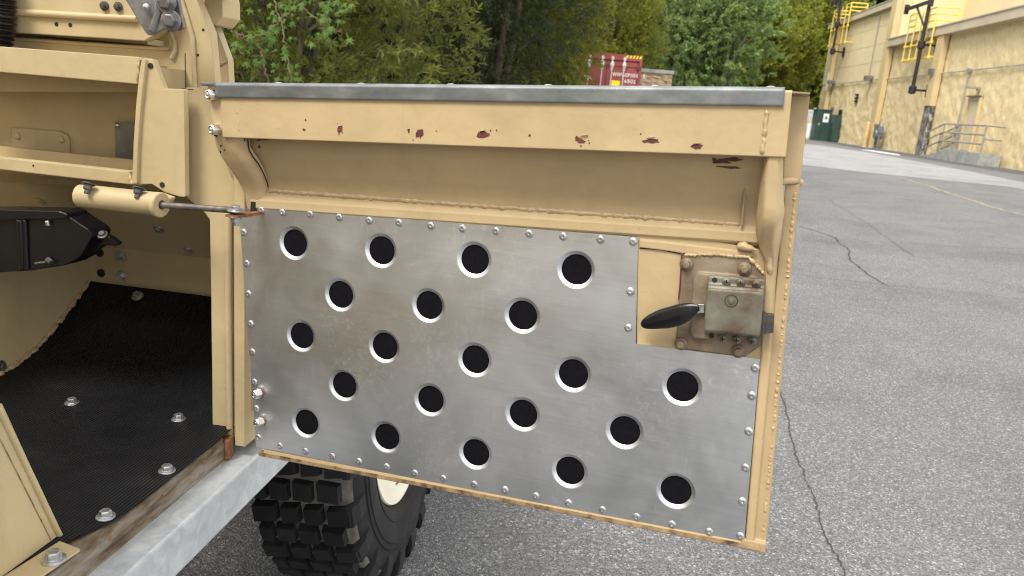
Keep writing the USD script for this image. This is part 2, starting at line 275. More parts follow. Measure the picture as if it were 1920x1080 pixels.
# ------------------------------------------------------------------ helpers: naming, tagging, shapes
def newpath(parent, name):
    p = f'{parent}/{name}'; k = 0
    while stage.GetPrimAtPath(p): k += 1; p = f'{parent}/{name}_{k:03d}'
    return p
def tag(prim, label=None, cat=None, group=None, kind=None):
    for k, v in (('label', label), ('category', cat), ('group', group), ('kind', kind)):
        if v: prim.SetCustomDataByKey(k, v)
    return prim
def thing(name, label, cat, loc=(0, 0, 0), rotz=0, group=None, kind=None):
    x = UsdGeom.Xform.Define(stage, newpath('/World', name))
    x.AddTranslateOp().Set(Gf.Vec3d(*map(float, loc)))
    if rotz: x.AddRotateZOp().Set(float(rotz))
    tag(x.GetPrim(), label, cat, group, kind)
    return x.GetPrim()
def obj(name, mesh, mat, parent='/World', label=None, cat=None, group=None, kind=None, smooth=30, off=None):
    if isinstance(mesh, list): mesh = trimesh.util.concatenate(mesh)
    if off is not None:
        mesh = mesh.copy(); mesh.vertices = mesh.vertices - np.asarray(off)
    pp = parent if isinstance(parent, str) else parent.GetPath().pathString
    m = usdkit.mesh(stage, newpath(pp, name), mesh, MAT[mat], smooth=smooth)
    return tag(m.GetPrim(), label, cat, group, kind)
def TM(v, f): return trimesh.Trimesh(np.asarray(v, float), np.asarray(f, int), process=False)
def box(x0, x1, y0, y1, z0, z1):
    b = trimesh.creation.box((abs(x1 - x0), abs(y1 - y0), abs(z1 - z0))); b.apply_translation(((x0 + x1) / 2, (y0 + y1) / 2, (z0 + z1) / 2)); return b
def tube(pts, r, n=8, r2=None, cap=True):
    pts = np.asarray(pts, float); m = len(pts); r2 = r if r2 is None else r2
    rs = np.linspace(r, r2, m) if np.ndim(r) == 0 else np.asarray(r)
    t = np.gradient(pts, axis=0); t /= np.linalg.norm(t, axis=1, keepdims=True) + 1e-12
    a = np.array([0, 0, 1.0]) if abs(t[0][2]) < .9 else np.array([1.0, 0, 0])
    V = []
    for i in range(m):
        u = np.cross(t[i], a); u /= np.linalg.norm(u) + 1e-12; w = np.cross(u, t[i]); a = w
        ang = np.arange(n) * 2 * np.pi / n
        V.append(pts[i] + rs[i] * (np.outer(np.cos(ang), u) + np.outer(np.sin(ang), w)))
    V = np.vstack(V); F = []
    for i in range(m - 1):
        for k in range(n):
            A, B, Cc, Dd = i * n + k, i * n + (k + 1) % n, (i + 1) * n + (k + 1) % n, (i + 1) * n + k
            F += [(A, B, Cc), (A, Cc, Dd)]
    if cap:
        V = np.vstack([V, pts[0], pts[-1]]); c0, c1 = len(V) - 2, len(V) - 1
        for k in range(n):
            F.append((c0, (k + 1) % n, k)); F.append((c1, (m - 1) * n + k, (m - 1) * n + (k + 1) % n))
    t_ = TM(V, F); t_.fix_normals() if m < 3 else None
    return t_
def bar(p, q, r, n=8, r2=None): return tube([p, q], r, n, r2)
def poly3(poly, c0, c1, F):
    """Extrudes a 2-D outline (a, b) from c0 to c1 in the frame F = (origin, 3 right-handed axes as rows)."""
    if not isinstance(poly, Polygon): poly = Polygon(poly)
    if not poly.is_valid: poly = poly.buffer(0)
    gs = getattr(poly, 'geoms', [poly]); out = []
    for g in gs:
        if g.area < 1e-9: continue
        m = trimesh.creation.extrude_polygon(g, abs(c1 - c0), engine='earcut'); m.vertices[:, 2] += min(c0, c1)
        m.vertices = np.asarray(F[0]) + m.vertices @ np.asarray(F[1]); out.append(m)
    return trimesh.util.concatenate(out)
def sweep_section(sec, a0, a1, F, order=(1, 2, 0)):
    pass
def ring_revolve(prof, c, n, seg=32, k_=1.0):
    """Revolves the profile [(r, h)...] about the axis n through c."""
    n = np.asarray(n, float) / np.linalg.norm(n); a = np.cross(n, [0, 0, 1.0]) if abs(n[2]) < .9 else np.cross(n, [1.0, 0, 0])
    a /= np.linalg.norm(a); b = np.cross(n, a); ang = np.arange(seg) * 2 * np.pi / seg
    prof = np.asarray(prof, float) * k_; V = []
    for r, h in prof: V.append(np.asarray(c) + h * n + r * (np.outer(np.cos(ang), a) + np.outer(np.sin(ang), b)))
    V = np.vstack(V); F = []
    for i in range(len(prof) - 1):
        for k in range(seg):
            A, B, Cc, Dd = i * seg + k, i * seg + (k + 1) % seg, (i + 1) * seg + (k + 1) % seg, (i + 1) * seg + k
            F += [(A, B, Cc), (A, Cc, Dd)]
    return TM(V, F)
def bolt(c, n, r=.009, h=.007, washer=True, seg=6):
    """Hexagon head on a washer."""
    ms = []; n = np.asarray(n, float) / np.linalg.norm(n); c = np.asarray(c, float)
    h0 = 0
    if washer:
        ms.append(ring_revolve([(0.0005, .0), (r * 1.55, 0), (r * 1.5, .0022), (r, .003), (.0004, .003)], c, n, 20)); h0 = .0028
    ms.append(ring_revolve([(r, h0), (r, h0 + h * .8), (r * .85, h0 + h), (.0004, h0 + h)], c, n, 6))
    return ms
def bead(pts, r, wob=.35, seed=0):
    """A weld bead: overlapping uneven lumps along a line."""
    g = np.random.default_rng(seed); pts = np.asarray(pts, float)
    d = np.r_[0, np.cumsum(np.linalg.norm(np.diff(pts, axis=0), axis=1))]
    s = np.arange(0, d[-1], r * .9); P = np.c_[[np.interp(s, d, pts[:, k]) for k in range(3)]].T
    P = P + g.normal(0, r * .12, P.shape)
    rs = r * (1 + g.normal(0, wob * .35, len(P))) * (1 + .12 * np.sin(s / r * 1.4)); rs = np.clip(rs, r * .5, r * 1.5); rs[0] = rs[-1] = r * .2
    return tube(P, rs, 8)

# ------------------------------------------------------------------ ground (slopes up gently to the building)
def sst(a): a = np.clip(a, 0, 1); return a * a * (3 - 2 * a)
def gh(x, y):
    x = np.asarray(x, float); y = np.asarray(y, float)
    lot = .335 * (1 - (1 - sst((x - .3) / 12.5)) * (1 - sst((y - 6) / 21)))
    hill = 7.0 * sst((y - 62) / 60) + 2.5 * sst((-x - 4) / 30)
    return lot + hill
xs = np.unique(np.r_[np.linspace(-160, -12, 22), np.linspace(-12, 20, 90), np.linspace(20, 160, 22)])
ys = np.unique(np.r_[np.linspace(-120, -6, 20), np.linspace(-6, 40, 100), np.linspace(40, 400, 50)])
X, Y = np.meshgrid(xs, ys); V = np.c_[X.ravel(), Y.ravel(), gh(X, Y).ravel()]
def gridfaces(nx, ny):
    i = np.arange((ny - 1) * (nx)).reshape(ny - 1, nx)[:, :-1].ravel()
    return np.vstack([np.c_[i, i + 1, i + nx + 1], np.c_[i, i + nx + 1, i + nx]])
obj('ground', TM(V, gridfaces(len(xs), len(ys))), 'asphalt', label='grey worn asphalt of the lot', kind='structure', smooth=True)

def wX(x, y, Xp): r = W @ ray(x, y); p = r * (Xp / r[0]); return p + [0, 0, EYE]
def wY(x, y, Yp): r = W @ ray(x, y); p = r * (Yp / r[1]); return p + [0, 0, EYE]
def wG(x, y):
    r = W @ ray(x, y); z = 0.0
    for _ in range(40):
        t = (z - EYE) / r[2]; z = .5 * z + .5 * float(gh(r[0] * t, r[1] * t))
    return np.array([r[0] * t, r[1] * t])
def sheet(pts, lift, step=.6):
    """A flat sheet with the outline pts, draped lift metres above the ground."""
    po = Polygon(pts).buffer(0); x0, y0, x1, y1 = po.bounds; V = []; F = []
    nx, ny = max(2, int((x1 - x0) / step) + 1), max(2, int((y1 - y0) / step) + 1)
    gx, gy = np.linspace(x0, x1, nx + 1), np.linspace(y0, y1, ny + 1); ms = []
    from shapely.geometry import box as sbox
    for i in range(nx):
        for j in range(ny):
            c = po.intersection(sbox(gx[i], gy[j], gx[i + 1], gy[j + 1]))
            for g in getattr(c, 'geoms', [c]):
                if g.geom_type == 'Polygon' and g.area > 1e-8:
                    v, f = trimesh.creation.triangulate_polygon(g, engine='earcut'); ms.append(TM(np.c_[v, gh(v[:, 0], v[:, 1]) + lift], f))
    m = trimesh.util.concatenate(ms)
    nz = m.face_normals[:, 2] < 0; fc = m.faces.copy(); fc[nz] = fc[nz][:, ::-1]
    return TM(m.vertices, fc)
def crackline(px, w, mat, name, label, lift=.004, jag=.35, seed=1, grow=None):
    g = np.random.default_rng(seed); P = np.array([wG(*p) for p in px])
    d = np.r_[0, np.cumsum(np.linalg.norm(np.diff(P, axis=0), axis=1))]; st = max(w * 1.6, d[-1] / 260)
    s = np.arange(0, d[-1], st); Q = np.c_[np.interp(s, d, P[:, 0]), np.interp(s, d, P[:, 1])]
    t = np.gradient(Q, axis=0); t /= np.linalg.norm(t, axis=1, keepdims=True); n = np.c_[-t[:, 1], t[:, 0]]
    walk = np.cumsum(g.normal(0, w * jag, len(Q))); walk -= np.linspace(0, walk[-1], len(Q)); walk += g.normal(0, w * jag, len(Q))
    ww = w * np.clip(.55 + .5 * meshkit.fbm(np.c_[s / (w * 12), s * 0, s * 0 + seed]) * 1.2 + g.normal(0, .2, len(Q)), .15, 1.6)
    A, B = Q + n * (walk + ww / 2)[:, None], Q + n * (walk - ww / 2)[:, None]
    V = np.vstack([A, B]); V = np.c_[V, gh(V[:, 0], V[:, 1]) + lift]; m = len(Q); i = np.arange(m - 1)
    F = np.vstack([np.c_[i, i + m, i + m + 1], np.c_[i, i + m + 1, i + 1]])
    obj(name, TM(V, F), mat, label=label, kind='structure', smooth=False)

XB = 14.8                                           # the building's long wall
light = [wG(1400, 261), wG(1490, 268.5), wG(1540, 273), wG(1640, 288), wG(1720, 303), wG(1830, 324), wG(1990, 356), wG(2060, 378), wG(1890, 350.5), wG(1700, 331), wG(1600, 321), wG(1500, 309), wG(1340, 291)]
obj('pale_pavement', sheet(light, .004), 'asphalt_pale', label='pale strip of older pavement along the building', kind='structure', smooth=False)
apron = [(XB - .02, 12), (XB - .02, 59), (XB - 1.3, 59), (XB - 1.9, 44), (XB - 2.0, 34), (XB - 1.6, 26), (XB - 1.2, 12)]
obj('dark_pavement', sheet(apron, .008), 'asphalt_dark', label='dark stained pavement at the foot of the building', kind='structure', smooth=False)
crackline([(1462, 725), (1480, 790), (1500, 850), (1520, 905), (1540, 960), (1556, 1010), (1575, 1060), (1590, 1105), (1600, 1150)], .0055, 'crack', 'pavement_crack', 'dark jagged crack running down beside the open door', seed=3)
crackline([(1500, 425), (1540, 436), (1572, 447), (1592, 465), (1605, 488), (1625, 505), (1640, 517), (1662, 535)], .014, 'crack', 'pavement_crack', 'short dark crack ending at the pavement seam', seed=5)
crackline([(1470, 512), (1560, 524), (1662, 535), (1800, 548), (1925, 563), (2060, 580)], .010, 'seam_crack', 'pavement_seam', 'straight seam crossing the asphalt', seed=6, jag=.2)
crackline([(1550, 370), (1585, 395), (1630, 420), (1660, 445), (1715, 482)], .010, 'seam_crack', 'pavement_crack', 'thin slanting crack above the seam', seed=8)
crackline([(1500, 452), (1600, 453), (1680, 454), (1800, 463), (1930, 468), (2050, 474)], .010, 'seam_crack', 'pavement_crack', 'thin level crack crossing the middle of the lot', seed=9, jag=.2)
crackline([(1820, 673), (1845, 680), (1866, 681), (1890, 686)], .006, 'seam_crack', 'pavement_crack', 'tiny short crack at the right', seed=11)
crackline([(1600, 312), (1690, 332), (1740, 350), (1800, 370), (1850, 385), (1925, 406), (2050, 442)], .05, 'weed_tan', 'weedy_seam', 'long seam filled with dry straw coloured weeds', seed=12, jag=.25)

# ------------------------------------------------------------------ the truck: frames
RZ = -math.degrees(math.atan2(0.0300650286, 0.999547945))
RT = T @ W.T                                        # place -> truck
O = np.array([-1.45, .55, -EYE])                    # the truck's base in its own axes, seen from the lens
ow = RT.T @ O + [0, 0, EYE]
truck = thing('utility_truck', 'tan painted utility truck with its aluminium lined half door standing open', 'truck', ow, RZ)
def tp(name, mesh, mat, parent=None, smooth=30, label=None, kind=None): return obj(name, mesh, mat, parent or truck, off=O, smooth=smooth, label=label, kind=kind)
def aX(x, y, v): r = T @ ray(x, y); return r * (v / r[0])
def aY(x, y, v): r = T @ ray(x, y); return r * (v / r[1])
def aZ(x, y, v): r = T @ ray(x, y); return r * (v / r[2])
FY = lambda v: ((0, v, 0), np.array([[1, 0, 0], [0, 0, 1], [0, -1, 0.]]))     # outline in (X, Z), depth towards the viewer
FX = lambda v: ((v, 0, 0), np.array([[0, 1, 0], [0, 0, 1], [1, 0, 0.]]))      # outline in (Y, Z), depth towards the right
FZ = lambda v: ((0, 0, v), np.eye(3))
def plateY(px, v, th, rnd=0):
    """Plate whose front face lies in the plane Y = v, th metres thick."""
    po = Polygon([aY(x, y, v)[[0, 2]] for x, y in px]).buffer(0)
    if rnd: po = po.buffer(-rnd).buffer(rnd)
    return poly3(po, -th, 0, FY(v))
# door frame
ev = -ray(848, 7400); eu = -ray(-3375, 80); eu = eu - ev * (eu @ ev) * .5
eu /= np.linalg.norm(eu); ev = ev - eu * (ev @ eu); ev /= np.linalg.norm(ev); ew = np.cross(eu, ev)
H0 = ray(470, 400) * 1.33
DF = (T @ H0, np.array([eu, ev, ew]) @ T.T)
def dd(x, y, w=0.):
    r = ray(x, y); t = (H0 @ ew + w) / (r @ ew); q = r * t - H0; return np.array([q @ eu, q @ ev])
def D3(u, v, w): return DF[0] + np.array([u, v, w]) @ DF[1]
def dpoly(px, w0, w1, rnd=0, wp=None):
    po = Polygon([dd(x, y, w1 if wp is None else wp) for x, y in px]).buffer(0)
    if rnd: po = po.buffer(-rnd).buffer(rnd)
    return poly3(po, w0, w1, DF)
dn = DF[1][2]                                       # out of the door, towards the viewer

# ------------------------------------------------------------------ door
WT = .058
UL, UR, VB, VT = -.012, .838, -.422, .2
# shell: one section (v, w), drawn along the door
sec = [(-.421, -.046), (-.421, -.0115), (.002, -.0115), (.006, -.003), (.010, .0015), (.022, .0005), (.029, -.006), (.034, -.007), (.050, -.006), (.068, -.001), (.085, .008), (.098, .0155), (.1015, .0195), (.106, .0215), (.1215, .022),
       (.1215, WT - .003), (.1225, WT), (.198, WT), (.200, WT - .003), (.200, -.0), (.13, -.012), (.06, -.055), (.0, -.052)]
FS = (DF[0], np.array([DF[1][1], DF[1][2], DF[1][0]]))   # (v, w) outline, depth along u
U0, U1 = .0, .815
door = tp('door', [poly3(sec, U0, U1, FS), poly3([(-.425, -.046), (-.425, -.0005), (-.419, .001), (-.4115, -.0012), (-.4115, -.046)], U0 + .004, U1, FS)], 'tan_paint',
          label='open half door with a perforated aluminium trim panel')
# bottom hem of worn paint and rust
tp('bottom_hem', poly3([(-.4275, -.044), (-.4275, -.003), (-.424, .0022), (-.4178, .0022), (-.4178, -.003)], -.006, .832, FS), 'rust_bottom', door)
# the trim panel with its pressed holes
plate_px = [(482, 388), (480.5, 408), (449, 408.5), (480, 838), (1395, 1019), (1425, 673), (1192, 645), (1196.5, 444.5)]
pl = Polygon([dd(*p) for p in plate_px]).buffer(0)
holes = [(551, 456), (714, 470), (889, 487), (1080, 506), (637, 553), (803, 573), (979, 592), (564, 630), (720, 650), (890, 675), (1074, 702), (1279, 726),
         (644, 723), (806, 750), (980, 777), (1171, 809), (573, 793), (724, 820), (891, 850), (1068, 884), (1267, 921)]
HC = [dd(*h) for h in holes]
RO, RI = .0280, .0221
sheet_poly = pl.buffer(-.002, join_style=1).buffer(.002, join_style=1)
for c in HC: sheet_poly = sheet_poly.difference(Point(c).buffer(RO, 16))
ms = [poly3(sheet_poly, -.0012, 0, DF)]
for c in HC:
    prof = [(RO, 0), (.0274, -.0001), (.0265, -.0005), (.0254, -.0012), (.0242, -.0022), (.0232, -.0029), (RI + .0004, -.0033), (RI, -.0036), (RI, -.0046)]
    ms.append(ring_revolve([(r, h) for r, h in prof[::-1]], D3(c[0], c[1], 0), dn, 64))
tp('trim_panel', ms, 'aluminium', door, smooth=35)
tp('backing_sheet', poly3(pl.buffer(-.012), -.0112, -.0045, DF), 'black_foam', door)
tp('panel_frame', poly3(pl.buffer(-.0015).difference(pl.buffer(-.011)), -.0113, -.0014, DF), 'tan_paint', door)
rivets = [(490, 394), (529.5, 398), (581.5, 401.5), (636, 407), (692, 413), (748, 417), (808, 423), (867, 428), (930, 433), (992, 438), (1056, 443), (1126, 449), (1187, 453),
          (457, 435.5), (462.5, 494), (466, 551), (470, 607), (473.5, 660), (477, 716), (481, 766), (484.5, 820),
          (525, 836), (573, 846), (623, 855), (673, 865), (725, 875), (778, 887), (831, 897), (889, 908), (947, 918), (1005, 930), (1066, 943), (1130, 956), (1194, 969), (1260, 983), (1330, 997), (1388, 1005),
          (1182, 546), (1178, 615), (1416, 690), (1410, 742), (1404, 809), (1398, 877), (1392, 940)]
for k, (x, y) in enumerate(rivets):
    u, v = dd(x, y)
    pr = [(.0060, 0), (.0059, .0007), (.0050, .0017), (.0034, .0023), (.0017, .0024), (.0014, .0008), (.0002, .0006)]
    tp('rivet', ring_revolve(pr, D3(u, v, .0002), dn + rng.normal(0, .03, 3), 20), 'zinc', door, smooth=50)
# dark rust stain ring under one rivet
# capping: folded galvanised strip
cap = [(.1815, WT + .0005), (.1815, WT + .0035), (.2000, WT + .0035), (.2035, WT), (.2035, -.004), (.2015, -.004), (.2015, WT - .001), (.2005, WT + .0005)]
cm = poly3(cap, -.006, .8065, FS)
v_ = cm.vertices
tp('capping', [cm, poly3([(.1985, WT - .05), (.1985, WT + .003), (.2036, WT + .003), (.2038, WT - .05)], -.033, -.0055, FS)], 'capping', door)
for uu in np.linspace(.09, .79, 6):
    tp('rivet', ring_revolve([(.006, 0), (.005, .0015), (.002, .0022), (.0002, .0022)], D3(uu, .2035, .038), DF[1][1], 16), 'zinc', door, smooth=50)
# latch side corner cap on top
tp('corner_cap', poly3([(.8066, .0), (.8066, .054), (.836, .012), (.836, -.03), (.8066, -.03)], .0, .002, (D3(0, .1995, 0), np.array([DF[1][0], DF[1][2], -DF[1][1]]))), 'tan_paint_worn', door)

# end channels: hat sections following the S of the door's waist
def channel(path, ul, ur, depth, rr, name, mat='tan_paint', bulge=None):
    path = np.asarray(path, float); d = np.r_[0, np.cumsum(np.linalg.norm(np.diff(path, axis=0), axis=1))]
    s = np.linspace(0, d[-1], 70); v = np.interp(s, d, path[:, 0]); w = np.interp(s, d, path[:, 1])
    from scipy.ndimage import gaussian_filter1d as gf
    v, w = gf(v, 1.4, mode='nearest'), gf(w, 1.4, mode='nearest')
    tv, tw = np.gradient(v), np.gradient(w); L = np.hypot(tv, tw); nv, nw = tw / L, -tv / L    # normal; path runs downward
    q = np.linspace(0, 1, 17); prof = np.where(q < .3, np.sin(np.clip(q / .3, 0, 1) * np.pi / 2), np.where(q > .7, np.sin(np.clip((1 - q) / .3, 0, 1) * np.pi / 2), 1.0))
    Vv = []
    for i in range(len(s)):
        a, b = np.interp(v[i], *ul), np.interp(v[i], *ur); bl = 0 if bulge is None else bulge(v[i])
        for k in range(len(q)):
            o = -depth * (1 - prof[k]) + bl * prof[k] * math.sin(q[k] * np.pi)
            Vv.append(D3(a + (b - a) * q[k], v[i] + nv[i] * o, w[i] + nw[i] * o))
    m = TM(Vv, gridfaces(len(q), len(s))); 
    fc = m.faces[:, ::-1] if (m.face_normals.mean(0) @ dn) < 0 else m.faces
    return TM(m.vertices, fc)
seam_px = [(464, 256, .0525), (465, 270, .051), (467, 282, .048), (474, 294, .043), (484, 307, .035), (493, 323, .024), (500, 340, .012), (503, 353, .003)]
SM = np.array([[*dd(x, y, w - .012), w - .012] for x, y, w in seam_px])
lp = [(.200, .055), (.1275, .0545), (.118, .053), (.103, .049), (.0865, .040), (.0737, .030), (.0606, .019), (.0474, .009), (.034, .002), (.0166, -.001), (.004, -.003)]
ulL = ([-.03, .0, .03, .06, .09, .12, .2], [-.013, -.016, -.021, -.027, -.031, -.033, -.033])
urL = ([-.03, .01, .025] + list(SM[::-1, 1]) + [.15, .2], [.018, .024, SM[-1, 0] + .0005] + list(SM[::-1, 0] + .0005) + [.012, .0])
tp('hinge_channel', channel(lp, ulL, urL, .016, .01, 'hinge_channel'), 'tan_paint', door, smooth=60)
rp = [(.199, WT - .002), (.12, WT - .002), (.09, .052), (.06, .047), (.036, .043), (.022, .030), (.010, .013), (.0, .006), (-.03, .001), (-.14, .0005), (-.419, .0005)]
ulR = ([-.42, -.15, -.01, .0, .02, .05, .09, .12, .2], [.8075, .8035, .797, .788, .786, .787, .788, .789, .790])
urR = ([-.42, -.15, -.01, .02, .05, .08, .12, .2], [.826, .825, .820, .819, .820, .815, .812, .812])
tp('latch_channel', channel(rp, ulR, urR, .022, .01, 'latch_channel', bulge=lambda v: .005 * math.exp(-((v - .05) / .022) ** 2)), 'tan_paint', door, smooth=60)
# outer flange of the skin, in two lengths with a stepped lap between them
tp('outer_flange', [poly3([(dd(1503, 178, 0)[0] - .022, .198), (.8365, .196), (.8355, .092), (.812, .0925)], -.018, -.006, DF)], 'tan_paint', door)
tp('outer_flange', [poly3([(.818, .086), (.8355, .087), (.8395, -.424), (.822, -.4245)], -.02, -.007, DF), poly3([(.806, -.4265), (.8395, -.4275), (.8395, -.413), (.806, -.412)], -.02, .001, DF)], 'tan_paint_worn', door)
tp('flange_lap', tube([D3(.805, .0875, .004), D3(.818, .0905, -.004), D3(.832, .0915, -.010), D3(.8365, .088, -.015)], .0045, 10), 'tan_paint', door, smooth=60)
def wd(px, w, r, seed): 
    return bead([D3(*dd(x, y, w), w) for x, y in px], r, seed=seed)
tp('weld_bead', wd([(503, 357), (700, 371), (900, 386), (1100, 400), (1300, 414), (1392, 421)], -.008, .0034, 21), 'tan_weld', door, smooth=60)
tp('weld_bead', bead([D3(.789, .178, WT - .0005), D3(.788, .15, WT - .0005), D3(.7875, .123, WT - .0005)], .0027, seed=22), 'tan_weld', door, smooth=60)
tp('weld_bead', bead([D3(.8305, .08, -.0085), D3(.8325, -.15, -.0085), D3(.8340, -.40, -.0085)], .0022, wob=1.2, seed=23), 'tan_weld', door, smooth=60)
tp('weld_bead', bead([D3(.028, .178, WT - .004), D3(.030, .15, WT - .003), D3(.030, .126, WT - .003)], .0032, seed=24), 'tan_weld', door, smooth=60)
tp('weld_bead', bead([D3(.765, .004, .002), D3(.785, .002, .005), D3(.792, .0, .006)], .0048, wob=.9, seed=25), 'tan_weld', door, smooth=60)
tp('weld_bead', bead([D3(.808, -.004, .004), D3(.809, -.03, .003)], .0035, wob=.6, seed=27), 'tan_weld', door, smooth=60)
tp('rail_joint', poly3([(.768, .0305), (.7705, .0305), (.7705, .1205), (.768, .1205)], -.012, .005, DF), 'tan_paint_worn', door)
# dark seam where channel meets the recess
tp('seam_line', tube([D3(a + .0012, b, c + .001) for a, b, c in SM], .0010, 6), 'black_gap', door)
tp('seam_line', poly3([(.796, .20), (.7968, .20), (.8125, .09), (.8115, .09)], -.006, -.0045, DF), 'black_gap', door)
tp('lock_panel', [dpoly([(1193, 440), (1196, 450), (1194, 650), (1430, 680), (1440, 470), (1300, 446)], -.0113, -.0022), dpoly([(1200, 449), (1278, 458), (1410, 474), (1412, 481), (1278, 474), (1262, 471), (1200, 463)], -.003, .0006, wp=-.002)], 'tan_paint', door)
tp('seam_line', dpoly([(1199, 464.6), (1238, 467.2), (1276, 475.2), (1276, 476.6), (1238, 468.8), (1199, 466.0)], -.003, -.0012, wp=-.002), 'black_gap', door)
# chips where the paint has flaked to red primer
def chip(px, w, s, seed, asp=1.0):
    g = np.random.default_rng(seed); u, v = dd(*px, w); a = np.sort(g.uniform(0, 2 * np.pi, 11)); r = s * g.uniform(.55, 1.15, 11)
    return poly3([(u + r[i] * math.cos(a[i]) / asp, v + r[i] * math.sin(a[i]) * asp) for i in range(11)], w - .0003, w + .0003, DF)
for k, (p, s, a) in enumerate([((637, 242), .0065, 1.2), ((787, 250), .0062, 1.1), ((766, 245), .0024, 1.4), ((905, 251), .0066, .75), ((993, 254), .0016, 1), ((1095, 260), .0075, .62), ((1220, 264), .006, .5), ((1306, 275), .005, .5),
                                ((573, 225), .0016, 1), ((570, 243), .0022, 1)]):
    tp('paint_chip', chip(p, WT + .0002, s * 1.15, 40 + k, a ** .7), 'primer_chip', door)
    gs_ = np.random.default_rng(200 + k)
    for q in range(3 if s > .005 else 0): tp('paint_chip', chip((p[0] + gs_.normal(0, 16), p[1] + gs_.normal(0, 7)), WT + .0002, gs_.uniform(.0007, .0017), 300 + 10 * k + q, 1.0), 'primer_chip', door)
    if k in (3, 5, 6, 7):
        tp('paint_flake', bead([D3(*(dd(*p, WT) + [-.005, .0035]), WT + .0015), D3(*(dd(*p, WT) + [.006, .0055]), WT + .002)], .0009, seed=60 + k), 'tan_cab', door)
for k, (p, s, a) in enumerate([((486, 262), .0042, .45), ((498, 262), .0040, .6), ((486, 276), .0034, 1.2), ((459, 262), .0026, 1.6), ((1352, 302), .008, .5), ((1372, 299), .007, .4), ((1340, 301), .004, 1.0), ((1372, 314), .007, .35)]):
    tp('paint_chip', chip(p, .0222 if k != 3 else .05, s, 80 + k, a), 'primer_chip', door)
for k, p in enumerate([((398, 240)), ((404, 252)), ((414, 273)), ((421, 281)), ((413, 285))]):
    tp('paint_chip', chip(p, WT - .004, .0020 if k > 1 else .0042, 90 + k, 1.2), 'black_gap', door)
# hinge bolts through the leading edge
for (x, y, w) in [(391, 177, .056), (397, 243, .056), (477, 741, .003), (481, 795, .003)]:
    u, v = dd(x, y, w + .012); c = D3(u, v, w); nn = dn * .93 + DF[1][0] * -.25
    tp('hinge_bolt', [ring_revolve([(.0003, -.012), (.010, -.012), (.010, -.003), (.0108, 0), (.0108, .0), (.0105, .008), (.0085, .0105), (.0062, .0107), (.0062, .0085), (.0045, .0085), (.0040, .0115), (.0003, .0117)], c + nn * .004, nn, 24, .76)] + [ring_revolve([(.0118, -.006), (.0118, .004), (.0100, .0065), (.006, .0065)], c + nn * .004, nn, 6, .76)], 'bright_nut', door, smooth=35)
    tp('hinge_stub', bar(c - nn * .03, c - nn * .002, .0085, 14), 'tan_weld' if w > .01 else 'rust', door)
# latch
LB = -.0005
lp_px = [(1279, 478), (1404, 480.5), (1437, 518), (1427, 648), (1396, 669), (1267, 652), (1273, 560)]
tp('latch_plate', [dpoly(lp_px, -.003, LB + .002, .004), dpoly([(1308, 512), (1420, 522), (1412, 640), (1300, 634), (1294, 622), (1300, 522)], LB, LB + .010, .006)], 'latch_plate', door)
tp('seam_line', dpoly([(1277, 478), (1280, 478), (1276, 545), (1273, 562), (1271, 562), (1274, 530)], LB - .001, LB + .0025), 'primer_chip', door)
tp('seam_line', bead([D3(*dd(x, y, 0), .002) for x, y in [(1283, 478), (1340, 476), (1375, 480), (1403, 481), (1420, 498), (1436, 517)]], .0022, wob=.8, seed=31), 'tan_weld', door)
bx = [(1327, 517), (1436, 524.5), (1423, 634), (1319, 624)]
tp('latch_box', [dpoly(bx, LB + .010, LB + .0165, .003, wp=.016), dpoly([(1325, 541), (1433, 549), (1425, 631), (1319.5, 620)], LB + .01, LB + .034, .003, wp=.034),
                 dpoly([(1327, 536), (1433, 544), (1433, 552), (1325, 545)], LB + .01, LB + .027, .001, wp=.03)], 'latch_box', door)
for k, (x, y) in enumerate([(1362, 528), (1389, 530), (1418, 533), (1355, 634.5), (1381, 637), (1410, 639)]):
    w = LB + .0165; u, v = dd(x, y, w); c = D3(u, v, w)
    tp('screw', [ring_revolve([(.0058, 0), (.0054, .0018), (.0035, .0032), (.0002, .0036)], c, dn, 20)], 'latch_box', door, smooth=50)
    sl = D3(u, v, w + .0034)
    tp('screw_slot', [poly3([(-.0032, -.0007), (.0032, -.0007), (.0032, .0007), (-.0032, .0007)], 0, .0004, (sl, DF[1])), poly3([(-.0007, -.0032), (.0007, -.0032), (.0007, .0032), (-.0007, .0032)], .0001, .0005, (sl, DF[1]))], 'black_gap', door)
for (x, y) in [(1340, 525), (1334, 629.5)]:
    u, v = dd(x, y, LB + .0168); tp('latch_hole', poly3(Point(u, v).buffer(.0034), LB + .0155, LB + .0169, DF), 'black_gap', door)
u, v = dd(1371, 564, .034)
tp('latch_rivet', [ring_revolve([(.0085, 0), (.0085, .0006), (.0072, .0006), (.0072, .0)], D3(u, v, LB + .034), dn, 28)], 'latch_dark', door)
tp('latch_rivet', [poly3(Point(u, v).buffer(.0046, 3), LB + .034, LB + .0352, DF)], 'latch_box', door)
for (x, y) in [(1287, 495.5), (1396, 504), (1277, 645), (1384, 659)]:
    u, v = dd(x, y, LB + .004); tp('latch_bolt', bolt(D3(u, v, LB + .002), dn, .0060, .006), 'latch_plate', door, smooth=35)
tp('bolt_tongue', [dpoly([(1424, 590), (1452, 592), (1450, 624), (1422, 628)], LB + .006, LB + .020, .002), dpoly([(1424, 590), (1436, 591), (1434, 627), (1422, 628)], LB + .006, LB + .026, .001)], 'latch_dark', door)
